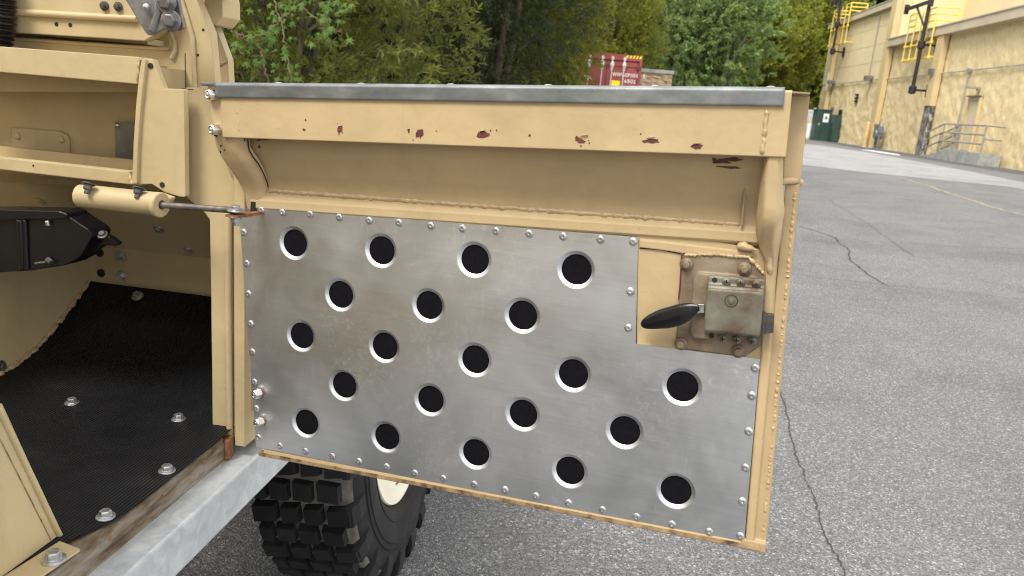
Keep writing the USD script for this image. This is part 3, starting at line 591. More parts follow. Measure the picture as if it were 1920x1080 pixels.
# lever: flat steel arm with a black moulded grip
tp('lever_arm', dpoly([(1288, 571), (1320, 572), (1320, 588), (1290, 589)], LB + .012, LB + .017, .001, wp=.02), 'zinc', door)
grip_px = [(1311, 575, 5.5), (1302, 577, 9), (1290, 582, 14), (1272, 590, 17.5), (1252, 596, 17.5), (1232, 601, 15), (1216, 606, 11.5), (1206, 610, 7.5), (1201, 612, 3)]
GP = np.array([[*dd(x, y, .024), .030 - .012 * (i / 8)] for i, (x, y, r) in enumerate(grip_px)]); GR = np.array([r for _, _, r in grip_px]) * .00082
gv = []; gd = np.gradient(GP[:, :2], axis=0); gd /= np.linalg.norm(gd, axis=1, keepdims=True)
ii = np.linspace(0, len(GP) - 1, 40)
from scipy.interpolate import PchipInterpolator as PCH
GPi = PCH(np.arange(len(GP)), GP)(ii); GRi = PCH(np.arange(len(GP)), GR)(ii); gdi = PCH(np.arange(len(GP)), gd)(ii)
for i in range(40):
    nx = np.array([-gdi[i][1], gdi[i][0]])
    for k in range(20):
        a = 2 * np.pi * k / 20; ca, sa = np.cos(a), np.sin(a)
        gv.append(D3(GPi[i][0] + nx[0] * GRi[i] * ca, GPi[i][1] + nx[1] * GRi[i] * ca, GPi[i][2] + GRi[i] * .55 * np.sign(sa) * abs(sa) ** .8))
gf_ = []
for i in range(39):
    for k in range(20): A, B = i * 20 + k, i * 20 + (k + 1) % 20; gf_ += [(A, B, B + 20), (A, B + 20, A + 20)]
gm = TM(gv, gf_); gm.fix_normals(); tp('lever_grip', gm, 'black_plastic', door, smooth=60)

# ------------------------------------------------------------------ cab side: pillar, cowl, dash
YP = 1.20
pil = tp('door_pillar', [plateY([(345, 164), (405, 164), (405, 262), (440, 345), (462, 385), (462, 400), (436, 402), (436, 822), (428, 812), (399, 808), (396, 545), (393.5, 412), (384, 399), (348, 368)], YP, .03)], 'tan_cab')
x0, x1 = aY(440, 600, 1.185)[0], aY(459, 600, 1.185)[0]
zb = aY(459, 838, 1.185)[2]
tp('pillar_post', [box(x0, x1, 1.185, 1.42, zb, -.14), box(x0 - .007, x0 + .004, 1.196, 1.24, zb + .006, -.15)], 'tan_cab', pil)
tp('pillar_bead', tube([aY(429, 400, YP - .004), aY(428, 560, YP - .004), aY(431, 818, YP - .004)], .006, 10), 'tan_cab', pil, smooth=60)
tp('hinge_knuckle', [bar(aY(468, 708, 1.215), aY(468, 766, 1.215), .010, 14)], 'tan_cab', pil)
tp('pillar_flange', [plateY([(339, -8), (361, 69), (363, 124), (370, 244), (372, 250), (400, 262), (403, 153), (395, 60), (366, -8)], 1.225, .02)], 'tan_cab', pil)
tp('flange_bead', tube([aY(x, y, 1.222) for x, y in [(337, -10), (350, 32), (361, 69), (363.5, 124), (367, 190), (371, 244)]], .004, 8), 'tan_cab', pil, smooth=60)
tp('pillar_lip', tube([aY(x, y, 1.215) for x, y in [(371, 244), (373, 266), (384, 288), (405, 308), (428, 340), (437, 372)]], .0055, 8), 'tan_cab', pil, smooth=60)
for (x, y) in [(371, 103), (376, 212), (381, 56)]:
    tp('pillar_hole', poly3(Point(aY(x, y, 1.2248)[[0, 2]]).buffer(.0022), -.001, .0004, FY(1.2249)), 'black_gap', pil)
tp('pillar_seam', plateY([(340, 165.4), (362, 167.4), (362, 168.4), (340, 166.4)], YP - .0006, .01), 'black_gap', pil)
tp('pillar_seam', plateY([(346.2, 100), (347, 100), (350, 368), (348.8, 368)], YP - .0008, .002), 'latch_dark', pil)
body = tp('cowl_side', [plateY([(390, 50), (403, 46.5), (427, 111), (429.5, 158), (404, 158), (402, 122)], 1.30, .02, .001), bead([aY(402, 122, 1.299), aY(414, 121, 1.299), (aY(426, 114, 1.299))], .0016, seed=5)], 'tan_cab')
tp('screen_hinge', [plateY([(380, -20), (392, 47), (403, 46.8), (417, 31), (416.5, 0), (412, -20)], 1.27, .06, .004)], 'tan_cab')
# cowl under the windscreen
slot = Polygon([aY(x, y, 1.27)[[0, 2]] for x, y in [(-60, 55), (20, 60), (200, 71), (268, 76), (292, 72), (309, 56), (318, 82), (314, 88), (300, 87.5), (20, 69), (-60, 64)]]).buffer(-.002).buffer(.002)
cow = Polygon([aY(x, y, 1.27)[[0, 2]] for x, y in [(-120, -60), (330, -60), (340, 0), (361, 69), (365, 124), (365, 172), (-120, 172)]]).difference(slot)
cowl = tp('cowl_panel', [poly3(cow, -.012, 0, FY(1.27)), plateY([(-220, -60), (350, -60), (350, 172), (-220, 172)], 1.50, .01), plateY([(-120, -60), (330, -60), (312, 40), (300, 60), (270, 76.5), (200, 71.5), (20, 60.5), (-120, 52)], 1.245, .02, .003), box(-1.6, -.86, 1.29, 1.50, .135, .145), box(-1.6, -.86, 1.29, 1.50, .04, .05)], 'tan_cab')
tp('cowl_ridge', tube([aY(x, y, 1.243) for x, y in [(-60, 18), (20, 22), (150, 30), (258, 36)]], .006, 8), 'tan_cab', cowl, smooth=60)
tp('cowl_ridge', tube([aY(x, y, 1.268) for x, y in [(-60, 68), (20, 72), (150, 81), (300, 91), (318, 92)]], .003, 8), 'tan_cab', cowl, smooth=60)
tp('cowl_ridge', tube([aY(x, y, 1.268) for x, y in [(320, 60), (328, 80), (329, 95), (322, 110)]], .004, 8), 'tan_cab', cowl, smooth=60)
for (x, y) in [(106, 45.5), (132, 47)]:
    tp('cowl_hole', poly3(Point(aY(x, y, 1.245)[[0, 2]]).buffer(.0036), -.001, .0005, FY(1.245)), 'black_gap', cowl)
for (x, y) in [(196, 11), (222, 12.5)]:
    tp('cowl_bolt', bolt(aY(x, y, 1.244), (0, -1, 0), .005, .005), 'dark_bolt', cowl, smooth=35)
hb = tp('screen_bracket', plateY([(225, -20), (236, 0), (272, 60), (279, 66), (287, 65.5), (299, 58), (307, 55), (337, 57.5), (344, 52), (342, 40), (331, -20)], 1.15, .006, .003), 'bracket_steel', label='grey steel windscreen hinge bracket')
tp('bracket_rib', tube([aY(x, y, 1.151) for x, y in [(296, -15), (298, 25), (285, 58)]], .006, 10), 'bracket_steel', hb, smooth=60)
for (x, y, r) in [(312, 5, .0105), (321, 39, .0105)]:
    tp('bracket_bolt', bolt(aY(x, y, 1.144), (.1, -1, 0), r, .008), 'bracket_steel', hb, smooth=35)
tp('bracket_rivet', ring_revolve([(.0055, 0), (.0045, .003), (.002, .0045), (.0002, .0045)], aY(274, 13, 1.1439), (0, -1, 0), 16), 'zinc', hb, smooth=60)
# dash
YD = 1.18
def rail(px, v, th): return plateY(px, v, th, .001)
dash = tp('dash_shelf', [rail([(-140, 76), (0, 87), (262, 107), (258, 157.5), (0, 135), (-140, 123)], YD, .035)], 'tan_cab')
tp('shelf_rail', [rail([(-140, 281), (0, 295.5), (243, 322), (246, 346), (0, 317.5), (-140, 303)], YD, .02)], 'tan_cab', dash)
tp('end_plate', [plateY([(269, 109), (287, 111.5), (308, 166), (345.5, 167), (348, 369), (338, 369), (310, 361), (285, 345), (252, 346), (246, 344), (255, 250), (262, 160)], YD - .008, .012, .003),
                 ], 'tan_cab', dash)
tp('end_flange', plateY([(266, 110), (274, 110), (271, 135), (264, 200), (259, 270), (256.5, 345), (248, 343), (250.5, 270), (255, 200), (261, 140)], YD - .0135, .014, .002), 'tan_cab', dash)
for (x, y) in [(282.5, 123.5), (304, 346.5)]:
    tp('plate_hole', poly3(Point(aY(x, y, YD - .0085)[[0, 2]]).buffer(.0044), -.001, .0006, FY(YD - .0085)), 'black_gap', dash)
tp('shelf_weld', bead([aY(266, 110, YD - .012), aY(262, 122, YD - .004), aY(258, 155, YD - .003)], .003, wob=.5, seed=8), 'tan_weld', dash, smooth=60)
tp('shelf_weld', bead([aY(243, 325, YD - .004), aY(247, 342, YD - .008), aY(256, 347, YD - .012)], .0035, wob=.5, seed=9), 'tan_weld', dash, smooth=60)
tp('shelf_back', [plateY([(-220, 60), (345, 60), (345, 360), (-220, 330)], 1.34, .012)], 'tan_cab', dash)
bz0, bz1 = aY(120, 330, YD)[2], aY(120, 112, YD)[2]
xr = aY(262, 250, 1.19)[0]
tp('shelf_floor', [box(-2.2, xr, YD + .01, 1.34, bz0 - .004, bz0 + .004)], 'tan_cab', dash)
tp('shelf_top', [box(-2.2, xr, YD + .036, 1.34, bz1 - .004, bz1 + .004)], 'tan_cab', dash)
tp('shelf_side', [box(xr + .03, xr + .036, YD + .02, 1.34, bz0, bz1)], 'tan_cab', dash)
tp('access_cover', plateY([(21, 239), (112, 246), (126, 253), (130, 262), (130.5, 310), (21, 297)], 1.336, .004, .003), 'tan_cab', dash)
for (x, y) in [(33, 255), (115, 262)]: tp('cover_screw', ring_revolve([(.0065, 0), (.006, .002), (.003, .003), (.0003, .0032)], aY(x, y, 1.3355), (0, -1, 0), 18), 'tan_cab', dash, smooth=50)
tp('data_plate', plateY([(215, 228), (260, 232), (258, 330), (217, 326)], 1.332, .003), 'dull_sheet', dash)
tp('plate_rivet', ring_revolve([(.004, 0), (.003, .002), (.0003, .0028)], aY(220, 234.5, 1.3315), (0, -1, 0), 14), 'bright_nut', dash, smooth=50)
tp('shelf_hole', poly3(Point(aY(62.5, 310.5, YD)[[0, 2]]).buffer(.0018), -.001, .0005, FY(YD)), 'black_gap', dash)
# defroster hose
hp = np.array([aY(x, y, 1.215) for x, y in [(-26, -60), (-18, -20), (-15, 20), (-19, 60), (-26, 96)]])
ti = np.linspace(0, 4, 130); hpi = PCH(np.arange(5), hp)(ti)
tp('defroster_hose', tube(hpi, .034 + .003 * np.sin(np.arange(130) * 2 * np.pi / 7.5), 24), 'black_plastic', smooth=60)
# check strap: tube, rod, bolts and bracket
ct = tp('check_strap', [tube([aY(150, 367, 1.145), aY(220, 375, 1.145), aY(296, 383, 1.135)], .0185, 24), plateY([(150, 347), (300, 363), (322, 371), (310, 392), (150, 372)], 1.15, .012, .002)], 'tan_cab', smooth=40)
cc = aY(299, 384, 1.132); ax = aY(302, 384.5, 1.132) - aY(220, 375, 1.145); ax /= np.linalg.norm(ax)
tp('tube_cap', [ring_revolve([(.0205, -.004), (.0205, .003), (.0185, .005), (.0075, .005), (.0075, -.002), (.0002, -.002)], cc, ax, 28)], 'tan_cab', ct)
tp('check_rod', bar(cc + ax * -.002, aY(441, 394.5, 1.115), .0052, 14), 'rod_steel', ct)
for (x, y) in [(166.5, 350), (260.5, 358)]:
    c = aY(x, y - 6, 1.128); tp('strap_bolt', bolt(c, (.0, -.45, -1), .0066, .008) + [bar(c, c + np.array([0, -.006, -.016]), .0045, 10)], 'dark_bolt', ct, smooth=35)
c = aY(442, 398, 1.11)
tp('strap_pin', [ring_revolve([(.0002, 0), (.0125, 0), (.0125, .002), (.0068, .003), (.0068, .0085), (.0002, .0085)], c + [0, 0, .002], (0, -.08, 1), 20), ring_revolve([(.0002, 0), (.0115, 0), (.0115, .002), (.0078, .002), (.0078, .010), (.005, .011), (.005, .016), (.0002, .016)], c - [0, 0, .005], (0, .08, -1), 16)], 'zinc', door, smooth=35)
e = D3(*dd(480, 402, .004), .004)
tp('strap_lug', [poly3([(c[0] - .012, c[1] - .010), (c[0] + .01, c[1] - .012), (e[0] + .012, e[1] - .004), (e[0] + .012, e[1] + .014), (c[0] - .01, c[1] + .012)], -.0025, .0015, FZ((c[2] + e[2]) / 2))], 'rust', door)
tp('strap_slot', dpoly([(470, 378), (479, 379), (480, 401), (469, 401)], -.006, .0015), 'black_gap', door)

# ------------------------------------------------------------------ footwell
ZF = -.6174
XT = -1.182
sx0, sx1 = -.646, -.642
prof = np.array([[-.6, ZF], [1.10, ZF], [1.20, ZF + .001], [1.262, ZF + .005], [1.32, -.604], [1.368, -.588], [1.441, -.545], [1.521, -.492], [1.545, -.471]])
d = np.r_[0, np.cumsum(np.linalg.norm(np.diff(prof, axis=0), axis=1))]; sp = np.linspace(0, d[-1], 90)
from scipy.ndimage import gaussian_filter1d
py_, pz_ = gaussian_filter1d(np.interp(sp, d, prof[:, 0]), 1.5, mode='nearest'), gaussian_filter1d(np.interp(sp, d, prof[:, 1]), 1.5, mode='nearest')
def matsheet(xl, xr_, lift, jag=0):
    nx = 40; V = []
    for i in range(len(sp)):
        jl = jag * (meshkit.noise(np.array([sp[i] * 60, 3.1, 0.5])) - .5)
        for k in range(nx): V.append((xl + jl * (k < 1) + (xr_ - xl) * k / (nx - 1), py_[i], pz_[i] + lift))
    m = TM(V, gridfaces(nx, len(sp))); return TM(m.vertices, m.faces if m.face_normals[:, 2].mean() > 0 else m.faces[:, ::-1])
tp('cab_floor', [box(-2.3, -.701, -.6, 1.30, ZF - .03, ZF - .008)], 'tan_cab')
tp('toe_board', matsheet(XT - .05, -.69, -.006), 'tan_cab')
def rightedge(i): return -.6475
mat = matsheet(XT, sx0 - .006, .0, .006)
mv = mat.vertices.copy()                                # the loose front corner of the mat curls away from the sill
f = sst((.92 - mv[:, 1]) / .12) * sst((mv[:, 0] + .80) / .14); mv[:, 0] -= .028 * f * sst((.92 - mv[:, 1]) / .10)
matp = tp('floor_mat', TM(mv, mat.faces), 'ribbed_mat', smooth=True, label='black ribbed rubber floor mat')
for k in range(30):
    xx = -.70 + k * .0018
for (x, y, kind) in [(258, 556, 't'), (135, 757, 'f'), (335, 787, 'f'), (313, 884, 'f'), (198, 970, 'f')]:
    c = aZ(x, y, ZF) if kind == 'f' else aY(x, y, 1.50); n = (0, 0, 1) if kind == 'f' else (0, -.55, .83)
    if kind == 't':
        r = T @ ray(x, y); tt = np.linspace(1.3, 2.6, 2000); P = r * tt[:, None]; zz = np.interp(P[:, 1], py_, pz_); c = P[np.argmin(abs(P[:, 2] - zz))]
    tp('mat_bolt', bolt(c + np.array(n) * .0005, n, .0085, .008), 'zinc', matp, smooth=35)
tun = tp('tunnel_wall', [poly3([(.3, ZF - .03), (1.26, ZF - .02), (1.368, -.60), (1.521, -.50), (1.57, -.47), (1.57, -.37), (1.2, -.29), (.3, -.29)], -.02, 0, FX(XT - .001))], 'tan_cab')
tp('edge_sealer', bead([(XT + .001, 1.22, ZF + .004), (XT + .001, 1.31, -.602), (XT + .001, 1.37, -.582), (XT + .001, 1.44, -.540), (XT + .001, 1.535, -.474)], .005, wob=.9, seed=12), 'tan_weld', tun, smooth=60)
tp('tunnel_bolt', bolt(aX(1, 687, XT), (1, 0, 0), .008, .006), 'dark_bolt', tun, smooth=35)
toe = tp('bulkhead_lower', [box(-2.2, -.56, 1.556, 1.566, -.50, -.398)], 'tan_cab')
tp('bulkhead_slope', [poly3([(1.566, -.398), (1.556, -.400), (1.30, -.19), (1.30, -.165), (1.31, -.165)], -2.2, -.56, ((0, 0, 0), np.array([[0, 1, 0], [0, 0, 1], [1, 0, 0.]])))], 'tan_cab', toe)
for (x, y, r) in [(226, 480, .012), (228, 518, .012)]:
    tp('bulkhead_bolt', bolt(aY(x, y, 1.555), (0, -1, 0), r * .75, .006), 'zinc', toe, smooth=35)
for (x, y) in [(187, 474), (189.5, 512)]:
    tp('bulkhead_hole', poly3(Point(aY(x, y, 1.555)[[0, 2]]).buffer(.0095), -.001, .0008, FY(1.555)), 'black_gap', toe)
def onslope(x, y):
    r = T @ ray(x, y); n = np.array([0, -.635, -.772]); p0 = np.array([0, 1.556, -.400]); return r * ((p0 @ n) / (r @ n)), n
for (x, y) in [(298, 429), (354, 469), (77, 377), (135, 383), (352, 505)][:4]:
    c, n = onslope(x, y); tp('slope_bolt', bolt(c, n, .0075, .004), 'zinc' if x > 200 else 'tan_cab', toe, smooth=35)
# heater
def rb(px, v, th, rnd): return plateY(px, v, th, rnd)
heat = tp('heater', [rb([(-150, 397), (0, 395), (108, 398), (126, 404), (150, 420), (176, 437), (150, 482), (124, 497), (60, 507), (0, 510.5), (-150, 512)], 1.17, .05, .012),
                     rb([(-150, 395), (0, 393), (110, 396), (128, 402), (124, 410), (0, 412), (-150, 413)], 1.165, .05, .004)], 'black_plastic', label='black moulded heater box under the dash')
tp('heater_spout', [rb([(140, 410), (185, 436), (205, 444), (222, 457), (216, 461.5), (196, 459), (180, 470), (150, 484)], 1.19, .012, .002)], 'black_plastic', heat)
tp('heater_rib', [bar(aY(38, 412, 1.168), aY(42, 505, 1.168), .006, 8), bar(aY(47, 412, 1.168), aY(50, 505, 1.168), .004, 8)], 'black_plastic', heat, smooth=60)
tp('heater_clip', [bar(aY(88, 414, 1.163), aY(90, 423, 1.163), .0035, 8)], 'bright_nut', heat)
tp('heater_clip', [bar(aY(66, 494, 1.163), aY(96, 490, 1.163), .002, 8), bar(aY(88, 486, 1.163), aY(96, 492, 1.163), .005, 8)], 'rod_steel', heat)
tp('spout_screw', bolt(aY(193, 441, 1.189), (0, -.6, .8), .006, .004), 'dark_bolt', heat, smooth=35)
# seat box
SB = -.70
def yz(p): q = aX(*p, SB); return (q[1], q[2])
a, b = yz((4, 757)), yz((124, 1020))
sb = tp('seat_box', [poly3([a, b, (-.6, b[1]), (-.6, a[1])], -.6, 0, FX(SB))], 'tan_cab', label='tan seat box beside the floor mat')
dirv = np.array([0, b[0] - a[0], b[1] - a[1]])
A3, B3 = np.array([SB, *a]), np.array([SB, *b])
tp('box_lip', [tube([A3 + [.001, -.006, -.004], B3 + [.001, -.006, .004]], .004, 10)], 'tan_cab', sb, smooth=60)
tp('box_seam', [tube([A3 + [.0005, -.019, -.012], B3 + [.0005, -.018, .0]], .0008, 6)], 'rust_bottom', sb)
tp('box_flange', [poly3([aZ(x, y, ZF + .002)[:2] for x, y in [(112, 1014), (150, 1029), (60, 1090), (-60, 1160), (-120, 1160)]], 0, .004, FZ(ZF - .002))], 'tan_cab', sb)
tp('box_bolt', bolt(aZ(101, 1050, ZF + .002), (0, 0, 1), .0095, .010), 'zinc', sb, smooth=35)
# sill, step
zs = -.664
xo, xi = aZ(233, 1080, zs)[0], aZ(164, 1080, zs)[0]
xo = (xo + aZ(485, 856, zs)[0]) / 2; xi = (xi + aZ(434, 844, zs)[0]) / 2
xsill = -.652
sill = tp('sill_channel', [poly3([(-.70, ZF - .008), (xsill - .012, ZF - .004), (xsill - .004, ZF - .007), (xsill, ZF - .014), (xsill, -.70), (-.70, -.70)], -1.17, .6, ((0, 0, 0), np.array([[1, 0, 0], [0, 0, 1], [0, -1, 0.]])))], 'rusty_sill', label='bare rusty sill channel')
for y_ in (.62, .74, .86, .98, 1.10): tp('sill_rivet', ring_revolve([(.004, 0), (.003, .0015), (.0003, .002)], (xsill, y_, -.636), (1, 0, 0), 12), 'rust', sill, smooth=60)
tp('sill_end', [box(xsill - .03, xsill + .006, 1.172, 1.186, -.665, -.625), bar((xsill + .004, 1.168, -.625), (xsill + .004, 1.168, -.66), .006, 8)], 'rust', sill)
stp = Polygon([(xi - .03, zs), (xo, zs), (xo, zs - .078), (xi - .03, zs - .078)]).buffer(-.006).buffer(.006, 6)
tp('side_step', poly3(stp, -1.36, .9, ((0, 0, 0), np.array([[1, 0, 0], [0, 0, 1], [0, -1, 0.]]))), 'galvanised', smooth=35, label='galvanised box section side step')

# ------------------------------------------------------------------ wheel
wc = np.array([-.546, 1.93, -.901]); cam_a = math.radians(5.0)
wn = np.array([math.cos(cam_a), 0, math.sin(cam_a)]); wb = np.array([-math.sin(cam_a), 0, math.cos(cam_a)]); wa = np.array([0, 1.0, 0])
RT_ = .424; TWD = .236
tyre_prof = [(.215, -.035), (.222, -.012), (.24, .004), (.27, .013), (.31, .014), (.345, .010), (.372, .004), (.388, -.004), (.394, -.016), (.396, -.06), (.398, -TWD / 2), (.396, -TWD + .06), (.394, -TWD + .016), (.388, -TWD + .004), (.345, -TWD - .01), (.28, -TWD - .013), (.222, -TWD + .012), (.215, -TWD + .035), (.215, -.035)]
pr = np.array(tyre_prof)
wheel = tp('wheel', ring_revolve(tyre_prof, wc, wn, 96), 'tyre_rubber', smooth=50, label='front wheel with blocky off road tyre and cream rim')
def cylpt(r, ang, h): return wc + wn * h + r * (np.cos(ang) * wa + np.sin(ang) * wb)
NR = 42
def lug(a0, a1, h0, h1, r0, r1, skew=0., shoulder=0):
    V = []
    for r, ins in ((r0, 0), (r1, .16)):
        for (a, h) in ((a0, h0), (a1, h0), (a1, h1), (a0, h1)):
            am, hm = (a0 + a1) / 2, (h0 + h1) / 2; aa = am + (a - am) * (1 - ins); hh = hm + (h - hm) * (1 - ins * .7)
            V.append(cylpt(r, aa + skew * (hh - hm), hh))
    m = TM(V, [(0, 1, 2), (0, 2, 3), (4, 6, 5), (4, 7, 6), (0, 4, 5), (0, 5, 1), (1, 5, 6), (1, 6, 2), (2, 6, 7), (2, 7, 3), (3, 7, 4), (3, 4, 0)]); m.fix_normals(); return m
rest = []; near = []
pitch = 2 * np.pi / NR
for i in range(NR):
    a = i * pitch; odd = i % 2
    # h = 0 is the outer shoulder, -TWD the inner one
    cols = [(.004, -.056), (-.066, -.112), (-.122, -.168), (-.178, -TWD - .004)] if not odd else [(-.020, -.076), (-.087, -.134), (-.145, -.190), (-.200, -TWD + .006)]
    for k, (h1, h0) in enumerate(cols):
        dead = (math.pi < (a % (2 * math.pi)) < 2 * math.pi * .76 + .2) or abs((a % (2 * math.pi)) - math.pi) < .5
        g = np.random.default_rng(i * 7 + k); L = lug(a - pitch * .405, a + pitch * .405, h0, h1, .385, RT_ - g.uniform(0, .002), skew=.25 if odd else -.25)
        ms_ = [L]
        if k == 0 and not odd:                       # long shoulder lugs run down over the sidewall
            V = []
            for (r, h) in ((RT_ - .003, -.01), (RT_ - .008, .006), (.385, .013), (.352, .014)):
                for aa in (a - pitch * .40, a + pitch * .40): V.append(cylpt(r, aa, h))
            for (r, h) in ((.385, -.01), (.380, .0), (.36, .004), (.345, .006)):
                for aa in (a - pitch * .44, a + pitch * .44): V.append(cylpt(r, aa, h))
            F = []
            for q in range(3): F += [(2 * q, 2 * q + 1, 2 * q + 3), (2 * q, 2 * q + 3, 2 * q + 2), (2 * q, 2 * q + 2, 2 * q + 10), (2 * q, 2 * q + 10, 2 * q + 8), (2 * q + 1, 2 * q + 9, 2 * q + 11), (2 * q + 1, 2 * q + 11, 2 * q + 3)]
            F += [(6, 7, 15), (6, 15, 14)]
            m_ = TM(V, F); ms_.append(m_)
        (near if dead else rest).append(trimesh.util.concatenate(ms_))
for m_ in near: tp('tread_block', m_, 'tyre_rubber', wheel, smooth=False)
tp('tread_blocks', rest, 'tyre_rubber', wheel, smooth=False, kind='stuff')
tp('tyre_carcass', ring_revolve([(.386, .0), (.4005, -.012), (.4015, -TWD / 2), (.4005, -TWD + .012), (.386, -TWD)], wc, wn, 96), 'tyre_groove', wheel, smooth=60)
for (r, h) in ((.335, .0125), (.318, .0140), (.262, .0115)):
    tp('sidewall_ring', ring_revolve([(r - .0015, h - .001), (r, h + .0016), (r + .0015, h - .001)], wc, wn, 96), 'tyre_rubber', wheel, smooth=60)
tp('rim', [ring_revolve([(.222, -.010), (.220, -.004), (.212, -.004), (.206, -.012), (.200, -.030), (.190, -.05), (.182, -.075), (.170, -.085), (.150, -.084), (.135, -.070), (.11, -.060), (.085, -.060), (.075, -.03), (.0005, -.028)], wc, wn, 64)], 'rim_paint', wheel, smooth=50)
tp('rim_slot', poly3([(-.017, -.006), (.017, -.006), (.017, .006), (-.017, .006)], 0, .001, (cylpt(.1985, math.radians(-80), -.0305), np.array([wa * math.cos(.17) , wn * .83 + wb * .55, np.cross(wa * math.cos(.17), wn * .83 + wb * .55)]))), 'latch_dark', wheel)
# front axle end and hub behind, wheel arch, wing and bonnet (hidden by the open door from here)
body = tp('front_wing', [poly3(Polygon([(1.36, -.62), (1.36, -.12), (2.9, -.16), (2.9, -.62), (2.52, -.62), (2.42, -.46), (2.2, -.36), (1.93, -.34), (1.7, -.38), (1.5, -.50), (1.44, -.62)]), -.03, 0, FX(-.63)), box(-.98, -.63, 1.62, 2.9, -.14, -.12)], 'tan_cab')
tp('inner_wing', [box(-1.0, -.97, 1.62, 2.85, -.75, -.14)], 'black_rubber')
tp('bonnet', [box(-1.9, -1.0, 1.62, 2.85, -.13, -.10)], 'tan_cab')
tp('chassis', [box(-1.05, -.97, -2.0, 3.0, -.86, -.72), box(-1.95, -1.87, -2.0, 3.0, -.86, -.72), box(-2.2, -.75, 1.88, 1.98, -.96, -.86)], 'black_rubber')
tp('grille', [box(-1.9, -1.0, 2.86, 2.9, -.7, -.12)], 'tan_cab')
tp('front_wing', [box(-2.3, -1.92, 1.62, 2.9, -.62, -.12)], 'tan_cab')
tp('rear_tub', [box(-.70, -.63, -2.3, .30, -.66, .02), box(-2.3, -.70, -2.3, -2.24, -.66, .02), box(-2.3, -2.24, -2.3, 1.2, -.66, .02), box(-2.28, -.70, -2.28, -.62, -.66, -.60)], 'tan_cab')
tp('seat_cushion', [box(-1.2, -.74, .02, .62, -.40, -.28), box(-1.2, -.74, -.14, .02, -.40, .26)], 'canvas_black')
tp('canvas_roof', [box(-2.3, -.68, -2.3, .22, .80, .815), box(-2.28, -.70, .205, .22, -.25, .80), box(-.675, -.66, -2.3, .22, .02, .80), box(-2.3, -2.285, -2.3, .22, .02, .80), box(-2.3, -.66, -2.3, -2.285, .02, .80)], 'canvas_tan')
tp('screen_frame', [box(-2.28, -.68, 1.16, 1.20, .74, .80), box(-2.28, -.68, 1.24, 1.28, .13, .18), box(-.73, -.68, 1.18, 1.26, .14, .78), box(-2.28, -2.23, 1.18, 1.26, .14, .78), box(-1.50, -1.46, 1.18, 1.26, .14, .78)], 'tan_cab')
for (sx, sy) in ((-2.28, 1.93), (-.60, -1.2), (-2.28, -1.2)):
    n_ = np.array([1.0 if sx > -1 else -1.0, 0, 0]); tp('wheel', [ring_revolve(tyre_prof, (sx, sy, -.901), n_, 48)], 'tyre_rubber', smooth=50)

# ------------------------------------------------------------------ the building
def bw(x, y, Xp=XB): p = wX(x, y, Xp); return p[1], p[2]
ZG = .335
YC, YF, ZR2, ZR1, ZS = 46.6, 60.3, 6.87 + EYE, 4.50 + EYE, 2.84 + EYE      # middle column, far corner, high and low roof, split-face top
bo = np.array([XB, 30.0, ZG])
bld = thing('warehouse', 'long tan warehouse with rough block wall, pilasters and a stepped roof', 'building', bo)
def bp(name, mesh, mat, parent=None, smooth=30, label=None): return obj(name, mesh, mat, parent or bld, off=bo, smooth=smooth, label=label)
def roughwall(y0, y1, z0, z1, X, step=.085, amp=.026, seed=0):
    """Split-face masonry: every block broken to its own uneven face."""
    ny, nz = int((y1 - y0) / step) + 1, int((z1 - z0) / step) + 1
    yy, zz = np.meshgrid(np.linspace(y0, y1, ny), np.linspace(z0, z1, nz))
    from scipy.ndimage import gaussian_filter as gfl
    gg = np.random.default_rng(seed + 70); h = sum(a * gfl(gg.normal(size=yy.shape), q) * q for a, q in ((.5, .8), (1.0, 1.6), (.7, 3.0))) * .8
    h = np.clip((h - h.mean()) / h.std(), -2.2, 2.2) * amp * .62
    V = np.c_[(X - h).ravel(), yy.ravel(), zz.ravel()]
    f = gridfaces(ny, nz)[:, ::-1]
    return TM(V, f)
bp('block_wall', [roughwall(10, YC, ZG - .1, ZR1, XB, seed=1), roughwall(YC, YF, ZG - .1, ZS, XB, seed=2)], 'splitface', smooth=True, label='rough split face block wall')
bp('wall_core', [box(XB + .06, 60, 8, YC, ZG - .3, ZR1), box(XB + .06, 60, YC, YF, ZG - .3, ZR2 - .1)], 'stucco')
up_ = bp('upper_wall', box(XB + .0, XB + .3, YC, YF, ZS + .02, ZR2 - .02), 'stucco', label='smooth stuccoed upper wall')
for zz in np.linspace(ZS + .02, ZR2 - .02, 5)[1:-1]: bp('groove', box(XB - .004, XB + .01, YC + .4, YF - .6, zz - .02, zz + .02), 'trim_beige', up_)
for yy in (50.5, 54.0): bp('groove', box(XB - .003, XB + .01, yy - .012, yy + .012, ZS + .05, ZR2 - .1), 'trim_beige', up_)
su = bp('setback_wall', box(XB + 3.2, XB + 3.6, 4, YC, ZR1 - .2, ZR1 + 6), 'stucco', label='smooth upper wall set back above the low roof')
for zz in (ZR1 + 1.6, ZR1 + 3.2, ZR1 + 4.8): bp('groove', box(XB + 3.196, XB + 3.21, 4, YC, zz - .02, zz + .02), 'trim_beige', su)
for yy in (12, 18, 24, 30, 36, 42): bp('groove', box(XB + 3.195, XB + 3.21, yy - .015, yy + .015, ZR1, ZR1 + 6), 'trim_beige', su)
for k, (ya, yb) in enumerate([(8, 16), (16.02, 22), (22.02, 28), (28.02, 34), (34.02, 40.0), (40.02, YC - .25)]):
    bp('roof_edge', [box(XB - .38, XB + .2, ya, yb, ZR1 - .02, ZR1 + .36), box(XB - .42, XB + .2, ya, yb, ZR1 + .36, ZR1 + .41)], 'trim_beige')
bp('low_roof', box(XB + .2, XB + 3.2, 8, YC, ZR1 + .2, ZR1 + .25), 'concrete')
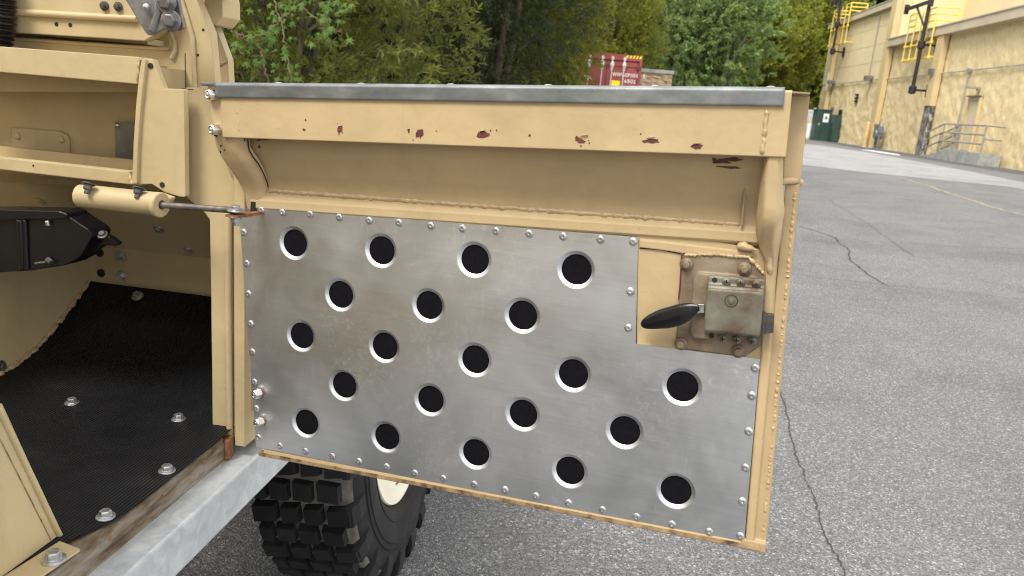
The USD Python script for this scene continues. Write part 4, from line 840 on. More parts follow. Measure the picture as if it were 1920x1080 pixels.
bp('roof_edge', [box(XB - .25, XB + .3, YC + .35, YF + .1, ZR2 - .16, ZR2 + .18), box(XB - .28, XB + .3, YC + .35, YF + .12, ZR2 + .18, ZR2 + .23)], 'trim_beige')
bp('high_roof', box(XB + .3, 60, YC, YF, ZR2 - .1, ZR2 + .05), 'concrete')
bp('pilaster', box(XB - .32, XB - .04, YC - .42, YC + .38, ZG - .05, ZR2 + 2.5), 'pilaster')
bp('setback_return', box(XB - .04, XB + 3.6, YC - .2, YC + .2, ZR1, ZR1 + 6), 'stucco')
bp('pilaster', box(XB - .32, XB - .05, 38.9, 39.6, ZG + 2.3, ZR1 - .03), 'pilaster')
bp('pilaster', box(XB - .27, XB - .05, 38.9, 39.6, ZG - .05, ZG + 2.3), 'mildew', label='mildewed foot of the second pilaster')
bp('pilaster', box(XB - .32, XB - .05, 57.4, 58.1, ZG - .05, ZR2 - .2), 'pilaster')
bp('pilaster_patch', box(XB - .33, XB - .30, 57.5, 57.95, ZG + 3.4, ZG + 4.6), 'white_paint')
bp('joint', box(XB - .08, XB + .01, 24.25, 24.28, ZS + .1, ZR1 - .05), 'trim_beige')
# conduits along the wall
cz = bw(1920, 119)[1]
cnd = bp('conduit', [bar((XB - .09, 10, ZS - .06), (XB - .09, YC - .4, ZS - .06), .028, 8)], 'conduit')
bp('conduit', [bar((XB - .09, YC + .4, ZS - .02), (XB - .09, YF - 3, ZS - .02), .028, 8)], 'conduit')
ya, za = bw(1822, 133)
bp('conduit', [bar((XB - .10, ya, ZS - .06), (XB - .10, ya, ZG + .9), .03, 8), box(XB - .16, XB - .04, ya - .1, ya + .1, ZS - .14, ZS + .02)], 'conduit')
yb_, _ = bw(1676, 10); bp('conduit', [bar((XB - .06, 49.6, ZR2 - .4), (XB - .06, 49.6, ZS + .1), .03, 8)], 'conduit')
# steel door, its frame, lamp
yd0, yd1 = bw(1813, 287)[0], bw(1827, 235)[0]
yd = 34.45; dw = .88
dr = bp('door', [box(XB - .07, XB - .03, yd, yd + dw, ZG + .48, ZG + 2.55)], 'door_beige', label='pale steel door above the stoop')
bp('door_frame', [box(XB - .13, XB - .02, yd - .1, yd, ZG + .46, ZG + 2.65), box(XB - .13, XB - .02, yd + dw, yd + dw + .1, ZG + .46, ZG + 2.65), box(XB - .14, XB - .02, yd, yd + dw, ZG + 2.55, ZG + 2.65)], 'pilaster', dr)
bp('door_notice', box(XB - .076, XB - .069, yd + .25, yd + .6, ZG + 1.45, ZG + 1.75), 'pink_sign', dr)
bp('door_handle', [bar((XB - .12, yd + dw - .1, ZG + 1.45), (XB - .12, yd + dw - .22, ZG + 1.45), .018, 8), bar((XB - .12, yd + dw - .1, ZG + 1.45), (XB - .06, yd + dw - .1, ZG + 1.45), .018, 8)], 'lamp_grey', dr)
bp('drip_cap', box(XB - .22, XB - .02, yd - .12, yd + dw + .12, ZG + 2.66, ZG + 2.71), 'mildew', dr)
dlm = bp('door_lamp', [box(XB - .10, XB - .02, yd + .3, yd + .5, ZG + 2.92, ZG + 3.05), box(XB - .5, XB - .10, yd + .28, yd + .52, ZG + 2.97, ZG + 3.05)], 'conduit')
# far door frame and louvre openings
bp('far_door', [box(XB - .10, XB - .02, 55.5, 56.5, ZG + .05, ZG + 2.2)], 'door_beige')
bp('far_door_frame', [box(XB - .14, XB - .02, 55.38, 55.5, ZG + .02, ZG + 2.3), box(XB - .14, XB - .02, 56.5, 56.62, ZG + .02, ZG + 2.3), box(XB - .14, XB - .02, 55.5, 56.5, ZG + 2.2, ZG + 2.3)], 'trim_beige')
for k in range(3): bp('louvre', box(XB - .09, XB - .03, 51.0, 51.5, ZG + 2.55 + k * .2, ZG + 2.67 + k * .2), 'black_gap')
bp('louvre', box(XB - .09, XB - .03, 53.9, 54.5, ZG + 1.55, ZG + 2.1), 'black_gap')
bp('wall_bell', [ring_revolve([(.13, 0), (.12, .06), (.0005, .08)], (XB - .06, 47.5, ZG + 1.9), (-1, 0, 0), 16)], 'container_dark')
def walllamp(y, z, lab):
    t = thing('wall_lamp', lab, 'lamp', (XB - .2, y, z), 0, 'wall lamps of the warehouse')
    obj('lamp_body', [box(-.26, .16, -.2, .2, -.02, .16), box(-.26, -.05, -.19, .19, -.09, -.02)], 'lamp_grey', t)
    obj('lamp_lens', box(-.24, -.06, -.15, .15, -.1, -.09), 'white_paint', t)
    obj('lamp_arm', box(.10, .19, -.05, .05, -.12, .0), 'lamp_grey', t)
walllamp(bw(1763, 132)[0], ZS - .02, 'grey wall lamp on the pilaster with the mildewed foot')
walllamp(bw(1636, 150)[0], ZS + .05, 'grey wall lamp left of the tall middle pilaster')
walllamp(57.0, ZS + .05, 'tiny grey wall lamp at the far end of the warehouse')

# stoop with steps and railing
so = np.array([XB - .05, 34.0, ZG])
st = thing('concrete_stoop', 'low concrete stoop with steps below the pale steel door', 'stoop', so)
XS = 13.95
obj('platform', [box(XS, XB - .05, 31.7, 35.2, ZG - .1, ZG + .46)], 'concrete', st, off=so)
for k in range(3): obj('step', box(XS + .02, XB - .05, 35.2 + .6 * k, 35.2 + .6 * (k + 1) - .004, ZG - .1, ZG + .345 - .115 * k), 'concrete', st, off=so)
rl = thing('handrail', 'grey steel pipe railing around the concrete stoop', 'railing', (XS, 34.7, ZG + .46))
def rp_(name, ms): return obj(name, ms, 'rail_steel', rl, off=(XS, 34.7, ZG + .46), smooth=60)
ra = .034
for y_, zb_ in ((31.8, .1), (34.2, .46), (34.55, .46), (35.6, .3)): rp_('post', bar((XS + .08, y_, ZG + zb_), (XS + .08, y_, ZG + 1.5), ra))
for h in (1.5, 1.15, .8): rp_('rail', bar((XS + .08, 31.8, ZG + h), (XS + .08, 35.6, ZG + h), ra))
for X_ in (XS + .08, XB - .12):
    rp_('post', bar((X_, 37.5, ZG), (X_, 37.5, ZG + 1.04), ra))
    for h in (1.5, 1.15, .8): rp_('rail', bar((X_, 35.6, ZG + h), (X_, 37.5, ZG + h - .46), ra))
rp_('post', bar((XB - .12, 35.6, ZG + .3), (XB - .12, 35.6, ZG + 1.5), ra))
for h in (1.5, 1.0): rp_('rail', bar((XS + .08, 31.8, ZG + h), (XB - .1, 31.8, ZG + h), ra))

# yellow roof access railings and black davit posts
def cage(name, lab, y0, y1, zl, zt, n, X0, roofz):
    t = thing(name, lab, 'railing', (X0, y0, roofz))
    def q(nm, m): obj(nm, m, 'yellow_paint', t, off=(X0, y0, roofz), smooth=60)
    r = .035
    for k in range(n):
        y = y0 + (y1 - y0) * k / (n - 1); q('post', bar((X0, y, zl), (X0, y, zt), r, 8)); q('foot', [box(X0 - .06, X0 + .06, y - .06, y + .06, zl - .06, zl + .06)])
        q('foot', [box(X0 - .06, X0 + .06, y - .06, y + .06, roofz - .75, roofz - .63)])
    for z in (zl, roofz - .7): q('rail', bar((X0, y0, z), (X0, y1, z), r, 8))
    for h in (1, .66, .33):
        z = roofz + (zt - roofz) * h
        for (a, b) in ((y0, y0 + (y1 - y0) * .28), (y0 + (y1 - y0) * .72, y1)): q('rail', bar((X0, a, z), (X0, b, z), r, 8))
        for y in (y0, y1): q('rail', bar((X0, y, z), (X0 + 1.0, y, z), r, 8))
    for x in (1.0,):
        for y in (y0, y1): q('post', bar((X0 + x, y, roofz + .25), (X0 + x, y, zt), r, 8))
    q('rail', bar((X0, y0, zl), (XB - .02, y0, zl), r, 8)); q('rail', bar((X0, y1, zl), (XB - .02, y1, zl), r, 8))
cage('roof_railing', 'yellow pipe railing on the low roof edge beside the tall middle pilaster', 39.75, 43.1, 4.86, 7.08, 5, XB - .5, ZR1 + .4)
cage('roof_railing', 'yellow pipe railing on the high roof at the far end of the warehouse', 54.4, 58.3, 6.7, 9.1, 5, XB - .5, ZR2 + .2)
def davit(lab, y, zb, zt, arm, X0):
    t = thing('hoist_post', lab, 'post', (X0, y, zb))
    def q(nm, m): obj(nm, m, 'black_steel', t, off=(X0, y, zb), smooth=50)
    q('post', bar((X0, y, zb), (X0, y, zt), .085, 12))
    q('arm', box(X0 - .07, X0 + .07, y - .1, y + arm, zt - .14, zt)); q('arm_end', box(X0 - .1, X0 + .1, y + arm, y + arm + .12, zt - .3, zt + .16)); q('arm_end', box(X0 - .1, X0 + .1, y - .22, y - .1, zt - .3, zt + .16))
    q('brace', bar((X0, y, zt - 1.25), (X0, y + arm * .55, zt - .1), .05, 8))
    for z in (zb + .1, zb + (zt - zb) * .52):
        q('bracket', [bar((X0, y, z), (XB - .04, y, z), .05, 8), box(XB - .07, XB - .03, y - .2, y + .2, z - .3, z + .3), ring_revolve([(.09, -.2), (.17, -.15), (.17, .15), (.09, .2)], (X0, y, z), (0, 0, 1), 12)])
yv, zv = bw(1712, 170, XB - .75)
davit('tall black steel hoist post bracketed to the wall beside the middle pilaster', 40.2, 3.25, 7.42, 2.9, XB - .75)
davit('black steel hoist post at the far end of the warehouse', 56.0, 6.1, 9.6, 2.2, XB - .75)

# things along the foot of the wall
gx = np.array([13.88, 55.0, ZG])
t = thing('utility_cabinet', 'dark green utility cabinet with a white notice on its door', 'cabinet', gx)
obj('cabinet_body', [box(-.47, .47, -.45, .7, 0, 2.0), box(-.50, .50, -.48, .73, 2.0, 2.05)], 'green_metal', t)
obj('notice', box(-.06, .30, -.47, -.451, 1.22, 1.78), 'white_paint', t); obj('notice_print', box(.05, .2, -.476, -.471, 1.42, 1.6), 'lamp_grey', t)
obj('door_seam', box(-.11, -.10, -.458, -.45, .1, 1.95), 'black_gap', t); obj('cabinet_scuff', box(-.3, -.22, -.455, -.451, 1.0, 1.14), 'trim_beige', t)
gx2 = np.array([14.52, 54.0, ZG])
t = thing('utility_cabinet', 'lower dark green cabinet nearest the wall with hinge lugs on its side', 'cabinet', gx2)
obj('cabinet_body', [box(-.22, .22, -.4, .6, .05, .9), box(-.22, .22, -.4, .6, .92, 1.75)], 'green_metal', t)
for z in (.6, 1.5): obj('lug', box(.22, .30, -.42, -.2, z - .2, z - .04), 'green_metal', t)
for k, (dx, lab) in enumerate([(0, 'tan bollard, left one of the pair before the gas meter'), (.55, 'tan bollard, right one of the pair, next to the gas meter')]):
    t = thing('bollard', lab, 'bollard', (14.22 + k * .32, 46.3, ZG), 0, 'bollards by the gas meter')
    obj('bollard_post', ring_revolve([(.10, 0), (.10, 1.3), (.085, 1.36), (.04, 1.40), (.0005, 1.41)], (0, 0, 0), (0, 0, 1), 16), 'bollard_paint', t, smooth=50)
    obj('bollard_base', ring_revolve([(.17, 0), (.17, .03), (.10, .05)], (0, 0, 0), (0, 0, 1), 16), 'concrete', t)
mo = np.array([14.42, 45.0, ZG]); t = thing('gas_meter', 'grey gas meter with pipes at the foot of the middle pilaster', 'meter', mo)
obj('meter_body', [ring_revolve([(.0005, -.2), (.24, -.2), (.27, -.12), (.27, .12), (.24, .2), (.0005, .2)], (0, 0, .78), (1, 0, 0), 20), box(-.16, .16, -.3, .3, .85, 1.2)], 'grey_meter', t)
obj('pipe', [tube([(0, -.22, 0), (0, -.22, .7)], .06, 10)], 'grey_meter', t, smooth=60); obj('pipe', [tube([(0, .22, 0), (0, .22, .7)], .06, 10)], 'grey_meter', t, smooth=60)
obj('pipe', [tube([(.05, -.25, 1.2), (.1, -.28, 1.45), (.3, -.28, 1.5)], .04, 8)], 'conduit', t, smooth=60)
obj('regulator', ring_revolve([(.0005, -.1), (.15, -.08), (.15, .05), (.05, .1), (.0005, .1)], (0, .5, 1.25), (0, 0, 1), 16), 'lamp_grey', t)
pl0 = wG(1657, 287); pts = [(pl0[0] + dx, pl0[1] + dy) for dx, dy in ((-.5, 1.6), (-.15, 1.9), (.1, .9), (.25, -1.0), (.1, -1.8), (-.3, -1.2))]
obj('white_sheet', [poly3([(x, y) for x, y in pts], 0, .03, ((0, 0, float(gh(*pl0)) + .006), np.eye(3)))], 'white_paint', label='flattened white sheet lying on the pavement before the warehouse', cat='litter')
# white vinyl fence beyond the cabinets
fo = np.array([10.75, 57.6, float(gh(12, 57.6))]); t = thing('white_fence', 'white vinyl fence panel beyond the green cabinet', 'fence', fo)
for k in range(17): obj('fence_board', box(k * .19, k * .19 + .18, -.02, .02, .08, 2.0), 'white_vinyl', t)
for k in range(3): obj('fence_post', box(k * 1.6 - .07, k * 1.6 + .07, -.07, .07, 0, 2.15), 'white_vinyl', t)
for z in (.15, 1.85): obj('fence_rail', box(0, 3.3, -.04, .04, z, z + .12), 'white_vinyl', t)
for k in range(2):
    t = thing('bollard', ['pale bollard before the white fence, nearer the truck door', 'pale bollard before the white fence, next to the green cabinet'][k], 'bollard', (12.98 + k * .32, 55.6, ZG), 0, 'bollards before the white fence')
    obj('bollard_post', ring_revolve([(.13, 0), (.13, 1.15), (.11, 1.2), (.0005, 1.22)], (0, 0, 0), (0, 0, 1), 16), 'bollard_paint', t, smooth=50)
    obj('bollard_sleeve', ring_revolve([(.142, .1), (.142, 1.05), (.13, 1.06)], (0, 0, 0), (0, 0, 1), 16), 'white_vinyl', t, smooth=50)

# ------------------------------------------------------------------ container and block wall
CY = 28.4; cr = wY(1206, 105, CY); CXR = cr[0]; CW, CH = 2.44, 2.9; CZ = cr[2] - CH
co = np.array([CXR - CW / 2, CY, CZ]); ct = thing('shipping_container', 'dark red shipping container with white lock rods and lettering on its doors', 'container', co)
def cp(name, m, mat, parent=None, smooth=30, label=None): return obj(name, m, mat, parent or ct, smooth=smooth, label=label)
hw = CW / 2
corr = []
L_ = 12.19
ysamp = np.arange(.1, L_ - .1, .07); xo_ = np.array([[0, 0, .036, .036][k % 4] for k in range(len(ysamp))])
for sx in (-1, 1):
    V = []
    for y, d_ in zip(ysamp, xo_):
        for z in (.16, CH - .1): V.append((sx * (hw - .01 - d_), y, z))
    f = gridfaces(2, len(ysamp)); corr.append(TM(V, f if sx > 0 else f[:, ::-1]))
cp('side_panel', corr[1], 'container_red'); cp('side_panel', corr[0], 'container_red')
cp('roof_panel', box(-hw + .03, hw - .03, .05, L_, CH - .06, CH - .02), 'container_red')
cp('frame', [box(-hw, -hw + .10, 0, .16, 0, CH), box(hw - .10, hw, 0, .16, 0, CH), box(-hw + .1, hw - .1, 0, .1, CH - .20, CH - .005), box(-hw + .1, hw - .1, 0, .1, 0, .14), box(-hw, -hw + .06, .16, L_, CH - .1, CH), box(hw - .06, hw, .16, L_, CH - .1, CH), box(-hw, -hw + .06, .16, L_, 0, .16), box(hw - .06, hw, .16, L_, 0, .16), box(-hw, hw, L_ - .1, L_, 0, CH)], 'container_red')
cp('gasket', [box(-hw + .1, hw - .1, .055, .07, CH - .225, CH - .2), box(-.022, .022, .03, .07, .14, CH - .2), box(-hw + .10, -hw + .125, .05, .07, .14, CH - .2), box(hw - .125, hw - .10, .05, .07, .14, CH - .2)], 'container_dark')
for sx in (-1, 1):
    x0, x1 = sorted((sx * .025, sx * (hw - .125)))
    dleaf = cp('door_leaf', [box(x0, x1, .06, .10, .15, CH - .225)], 'container_red')
    # pressed panels: raised bands between recesses
    for (za, zb2) in ((CH - .40, CH - .24), (CH - 1.12, CH - .52), (CH - 1.9, CH - 1.24), (.3, CH - 2.02)):
        cp('door_band', poly3([(x0, za), (x1, za), (x1, zb2), (x0, zb2)], -.058, -.035, ((0, 0, 0), np.array([[1, 0, 0], [0, 0, 1], [0, -1, 0.]]))), 'container_red', dleaf)
    for xr_ in ((.18, .605) if sx > 0 else (-.166, -.63)):
        xx = sx * abs(xr_)
        rod = cp('lock_rod', bar((xx, .0, .1), (xx, .0, CH - .08), .021, 10), 'white_rod', smooth=60)
        for z in (CH - .15, CH - .5, CH - 1.5, CH - 2.2): cp('rod_keeper', [box(xx - .045, xx + .045, -.02, .05, z - .05, z + .05)], 'white_rod', rod)
        cp('rod_cam', [ring_revolve([(.021, -.16), (.065, -.07), (.075, 0), (.06, .06), (.021, .13)], (xx, -.005, CH - .36), (0, 0, 1), 12)], 'white_rod', rod, smooth=60)
        cp('rod_handle', box(xx - .02, xx + .42 * (1 if xx < 0 else -.9), -.03, -.012, 1.05, 1.1), 'white_rod', rod)
for sx in (-1, 1):
    for k in range(5):
        xa = sx * (hw - .12) - sx * (k * .115); cp('hazard_stripe', poly3([(xa, CH - .115), (xa + .055, CH - .115), (xa + .085, CH - .02), (xa + .03, CH - .02)], .003, .006, ((0, 0, 0), np.array([[1, 0, 0], [0, 0, 1], [0, -1, 0.]]))), 'sign_yellow')
def ctext(txt, x, z, h, mat='print_white', bold=True):
    m = meshkit.text_mesh(txt, h, .004, bold); v = m.vertices; m = TM(np.c_[x + v[:, 0], .033 - v[:, 2], z + v[:, 1]], m.faces); m.fix_normals(); return m
cp('lettering', [ctext('WWW0', .215, CH - .74, .115)], 'print_white', smooth=False)
cp('lettering', [ctext('970357 3', .645, CH - .74, .11)], 'print_white', smooth=False)
cp('lettering', [ctext('45G1', .645, CH - .95, .115)], 'print_white', smooth=False)
cp('lettering', [ctext('MAX GROSS', .215, CH - 1.36, .06), ctext('32.500 KG', .65, CH - 1.36, .06)], 'print_white', smooth=False)
cp('lettering', [ctext('ALL', -.80, CH - .92, .13)], 'print_white', smooth=False)
cp('warning_plate', box(.215, .515, .027, .034, CH - 1.10, CH - .90), 'sign_yellow', label='yellow warning plate')
for z in (CH - .42, CH - 1.1, CH - 1.75, CH - 2.4): cp('hinge', box(hw - .17, hw - .02, -.012, .02, z - .06, z + .06), 'container_dark')
cp('side_print', [box(hw - .008, hw - .002, .35, .8, CH - 1.6, CH - .9)], 'print_white')
# retaining block behind
wy = 37.0; wl, wr, wt = wY(1210, 140, wy), wY(1262, 133, wy), wY(1240, 131, wy)
wo = np.array([(wl[0] + wr[0]) / 2, wy, float(gh(wr[0], wy))])
t = thing('block_enclosure', 'tan rough block wall with a pale coping beside the red container', 'wall', wo)
g_ = np.random.default_rng(4)
x0_, x1_ = wl[0] - 2.2, wr[0]; ztop = wt[2] - .16; bz = ztop
row = 0
while bz > wo[2] - .2:
    z0_ = bz - .21; off_ = .22 * (row % 2); x = x1_
    while x > x0_:
        w_ = .45 if not (x == x1_ and row % 2) else .225
        xa = x - w_ + .012
        b = trimesh.creation.box((w_ - .012, .3, .198)); b = b.subdivide(); vv = b.vertices; fr = vv[:, 1] < -.1
        vv[fr, 1] += g_.normal(0, .018, fr.sum()) ; b.vertices = vv; b.apply_translation(((xa + x) / 2 - wo[0], .15 + 0, (z0_ + bz) / 2 - wo[2]))
        obj('block', b, 'block_tan', t, smooth=False); x -= w_
    bz = z0_; row += 1
obj('mortar', box(x0_ - wo[0], x1_ - wo[0] - .012, .05, 8, -.2, ztop - wo[2]), 'block_tan', t)
obj('coping', box(x0_ - wo[0], x1_ - wo[0] + .05, -.06, 8, ztop - wo[2] + .002, ztop - wo[2] + .16), 'concrete', t)

# ------------------------------------------------------------------ trees
def leaves(C, D, Nn, ln, wd_, fold=.25):
    """Leaves as two bent triangles each: base C, direction D, face normal Nn."""
    n = len(C); S = np.cross(D, Nn); S /= np.linalg.norm(S, axis=1, keepdims=True) + 1e-9
    ln = np.broadcast_to(ln, n)[:, None]; wd_ = np.broadcast_to(wd_, n)[:, None]
    up_ = Nn * wd_ * fold; mid = C + D * ln * .5
    V = np.stack([C, mid + S * wd_ * .5 + up_, C + D * ln, mid - S * wd_ * .5 + up_], 1).reshape(-1, 3)
    i = np.arange(n) * 4
    return V, np.vstack([np.c_[i, i + 1, i + 2], np.c_[i, i + 2, i + 3]])
def unit(a): return a / (np.linalg.norm(a, axis=-1, keepdims=True) + 1e-9)
def crown_points(g, n, R, H, z0, lump=.34, seed=0, shell=.55):
    """Twig centres in an uneven crown: radius varies with direction, gaps where the noise is low."""
    P = []; tot = 0
    while tot < n:
        d = unit(g.normal(size=(n, 3))); r = g.uniform(0, 1, n) ** shell
        rad = 1 + lump * 2 * (meshkit.fbm(d * 2.3 + seed * 7.1, 3, seed) - .5)
        p = d * (r * rad)[:, None] * np.array([R, R, H / 2]); p[:, 2] += z0 + H / 2
        k = meshkit.fbm(p / (R * .34) + seed, 3, seed + 3)
        p = p[k > .40 + .12 * g.uniform(-1, 1, n)]; P.append(p); tot += len(p)
    return np.vstack(P)[:n]
def make_tree(seed, R, H, z0, ntw, lpt, ln, wd_, twig, leafm, barkm, trunk_r, nst=1, droop=.1, limbs=16, lump=.34, shell=.55):
    """Meshes of a tree with its foot at the origin: (trunk, crown)."""
    g = np.random.default_rng(seed); C = crown_points(g, ntw, R, H, z0, lump, seed, shell)
    cen = np.array([0, 0, z0 + H * .4]); out = unit(C - cen + g.normal(0, R * .25, C.shape)); out[:, 2] += .25; out = unit(out)
    idx = np.repeat(np.arange(ntw), lpt); t = g.uniform(-1, 1, len(idx))
    tl = twig * (.7 + .6 * g.uniform(size=ntw))[idx]
    base = C[idx] + out[idx] * (t * tl * .5)[:, None]
    D = unit(out[idx] * .75 + unit(g.normal(size=(len(idx), 3))) * .9 + [0, 0, -droop]); Nn = unit(np.cross(D, g.normal(size=D.shape))); Nn[Nn[:, 2] < 0] *= -1
    V, F = leaves(base, D, Nn, ln * g.uniform(.7, 1.25, len(idx)), wd_ * g.uniform(.75, 1.2, len(idx)))
    wood = []
    for s in range(nst):
        a = s * 2.4 + g.uniform(0, 1); top = np.array([math.cos(a) * R * .35 * (nst > 1), math.sin(a) * R * .35 * (nst > 1), z0 + H * .75]); b0 = np.array([math.cos(a), math.sin(a), 0]) * trunk_r * 1.4 * (nst > 1)
        ts = np.linspace(0, 1, 9)[:, None]; path = b0 + (top - b0) * ts + np.sin(ts * 5 + s) * g.normal(0, .05 * R, 3) * ts; path[:, :2] += g.normal(0, .015 * R, (9, 2)); wood.append(tube(path, np.linspace(trunk_r, trunk_r * .18, 9), 9))
        for k in range(limbs // nst):
            j = g.integers(2, 8); e = C[g.integers(ntw)]; st_ = path[j]
            if e[2] < st_[2] - .2: continue
            ts2 = np.linspace(0, 1, 6)[:, None]; pp = st_ + (e - st_) * ts2; pp[1:-1] += g.normal(0, .04 * R, (4, 3)); pp[:, 2] += (np.sin(ts2[:, 0] * np.pi) * .06 * R); wood.append(tube(pp, np.linspace(trunk_r * .38, trunk_r * .06, 6), 6))
    return trimesh.util.concatenate(wood), TM(V, F)
GROUPS = {'evergreen_tree': 'evergreen trees beyond the door', 'olive_tree': 'olive green trees by the container', 'forest_tree': 'dark trees of the far woods', 'pale_tree': 'fresh green trees before the woods', 'yellow_tree': 'yellow green trees by the warehouse'}
def plant(name, lab, cat, x, y, meshes, leafm, barkm, rz=0, sc=1, group=None, zoff=0):
    t = thing(name, lab, cat, (x, y, float(gh(x, y)) + zoff), rz, group or GROUPS.get(name))
    if sc != 1: UsdGeom.Xformable(t).AddScaleOp().Set(Gf.Vec3f(sc, sc, sc))
    obj('trunk', meshes[0], barkm, t, smooth=60); obj('crown', meshes[1], leafm, t, smooth=False); return t
def again(src, lab, x, y, rz, sc, zoff=0, group=None):
    was = src.GetCustomData(); r = thing(src.GetName().rsplit('_0', 1)[0], lab, was['category'], (x, y, float(gh(x, y)) + zoff), rz, group)
    UsdGeom.Xformable(r).AddScaleOp().Set(Gf.Vec3f(float(sc), float(sc), float(sc * (1 + .0))))
    r.GetReferences().AddInternalReference(src.GetPath()); r.SetInstanceable(True)
    for k, v in (('label', lab), ('category', was['category']), ('group', was['group'])): r.SetCustomDataByKey(k, v)
    return r

# the near bush, its narrow leaves in whorls, close behind the truck's pillar
bush = plant('myrtle_bush', 'near bush of narrow olive leaves just beyond the open door', 'bush', -3.0, 6.9, make_tree(11, 1.75, 4.4, .15, 3600, 17, .075, .020, .20, 'leaf_myrtle', 'bark', .035, nst=5, lump=.22, shell=.40), 'leaf_myrtle', 'bark')
dark1 = plant('evergreen_tree', 'dark evergreen tree with bare leaning stems right of the near bush', 'tree', -3.3, 11.5, make_tree(12, 2.3, 6.6, 1.25, 4200, 16, .085, .028, .26, 'leaf_dark', 'bark', .11, nst=6, lump=.28, shell=.45), 'leaf_dark', 'bark')
dark2 = plant('evergreen_tree', 'dense dark evergreen tree whose foliage fills the gap above the middle of the door', 'tree', -2.35, 14.0, make_tree(13, 2.0, 6.6, 1.0, 4200, 16, .085, .028, .26, 'leaf_dark', 'bark', .10, nst=4, lump=.3, shell=.45), 'leaf_dark', 'bark')
oliv = plant('olive_tree', 'olive green bushy tree overlapping the left edge of the red container', 'tree', -2.25, 19.5, make_tree(14, 2.05, 6.8, .4, 4600, 15, .11, .036, .32, 'leaf_olive', 'bark', .10, nst=4, lump=.3, shell=.45), 'leaf_olive', 'bark')
again(oliv, 'olive green bushy tree rising above the red container roof', -.55, 42.0, 130, 1.32)
again(dark1, 'dark evergreen tree deep in the shade behind the near bush', -5.6, 12.8, 75, 1.15)
again(dark1, 'dark evergreen tree deepest in the shade at the left', -7.6, 13.6, 250, 1.3)
again(dark2, 'dark evergreen tree between the near bush and the woods', -5.2, 9.6, 20, 1.0)
again(dark2, 'dark evergreen tree in the row behind the leaning stems', -4.2, 17.5, 200, 1.25)
again(oliv, 'olive tree farther back between the evergreens and the container', -4.6, 25.5, 40, 1.35)
again(dark1, 'dark tree left behind the olive tree beside the container', -3.4, 32.0, 310, 1.5)
# woods at the far side
fol = make_tree(21, 3.6, 9.5, 2.2, 4200, 13, .30, .17, .75, 'leaf_forest', 'bark', .22, limbs=22, lump=.4)
wd1 = plant('forest_tree', 'dark green forest tree behind the block wall', 'tree', 4.6, 70.0, fol, 'leaf_forest', 'bark')
grn = make_tree(22, 3.2, 9.5, 1.2, 1050, 16, .25, .16, .55, 'leaf_green', 'bark_pale', .17, nst=3, limbs=60, lump=.5, shell=.7)
wd2 = plant('pale_tree', 'fresh green tree with pale branches showing, right of the container', 'tree', 5.7, 47.0, grn, 'leaf_green', 'bark_pale')
yel = make_tree(23, 3.2, 9.8, 1.0, 3300, 13, .28, .17, .75, 'leaf_yellow', 'bark', .2, nst=2, limbs=26, lump=.45)
wd3 = plant('yellow_tree', 'yellow green tree near the far end of the warehouse', 'tree', 11.3, 61.5, yel, 'leaf_yellow', 'bark')
labs = {
    'a': [(0.6, 66, 10, 1.2), (9.4, 72, 80, 1.35), (12.6, 80, 150, 1.5), (-3, 66, 200, 1.4), (19.5, 80, 260, 1.4), (5.8, 82, 300, 1.7), (-8, 60, 40, 1.5), (23.5, 88, 20, 1.5), (1.2, 82, 70, 1.7), (11.5, 94, 210, 1.9), (-9, 40, 77, 1.4), (-8, 26, 17, 1.2), (-9, 16, 117, 1.1), (-14, 30, 217, 1.5), (16.2, 84, 33, 1.5), (26, 92, 45, 1.6)],
    'b': [(6.6, 62, 100, 1.1), (7.4, 58, 220, 1.2), (3.6, 46, 60, .8), (11.0, 66, 310, .95)],
    'c': [(8.9, 56, 70, .9), (17.6, 74, 190, 1.15), (14.2, 76, 250, 1.35)]}
words = {'a': ['tall dark forest tree straight behind the red container', 'dark forest tree in the middle of the far woods', 'dark forest tree behind the yellow green tree', 'dark forest tree left behind the container', 'dark forest tree above the far end of the warehouse roof', 'tallest dark tree at the back of the far woods', 'dark forest tree at the left end of the far woods', 'dark forest tree behind the warehouse roof railing', 'dark tree at the very back behind the container', 'dark tree at the very back in the middle of the woods', 'dark forest tree behind the row of evergreens', 'dark forest tree hidden behind the evergreens', 'dark forest tree behind the near bush', 'dark forest tree far left beyond the truck', 'dark forest tree behind the yellow trees at the warehouse', 'dark forest tree far behind the warehouse'],
         'b': ['fresh green tree with pale branches in front of the yellow green ones', 'fresh green tree with pale branches in the middle of the woods', 'fresh green tree with pale branches just right of the block wall', 'fresh green tree with pale branches near the white fence'],
         'c': ['small yellow green tree left of the white fence', 'yellow green tree rising behind the warehouse corner', 'tall yellow green tree at the back near the warehouse']}
for key, src in (('a', wd1), ('b', wd2), ('c', wd3)):
    for (x, y, rz, sc), lab in zip(labs[key], words[key]): again(src, lab, x, y, rz, sc)
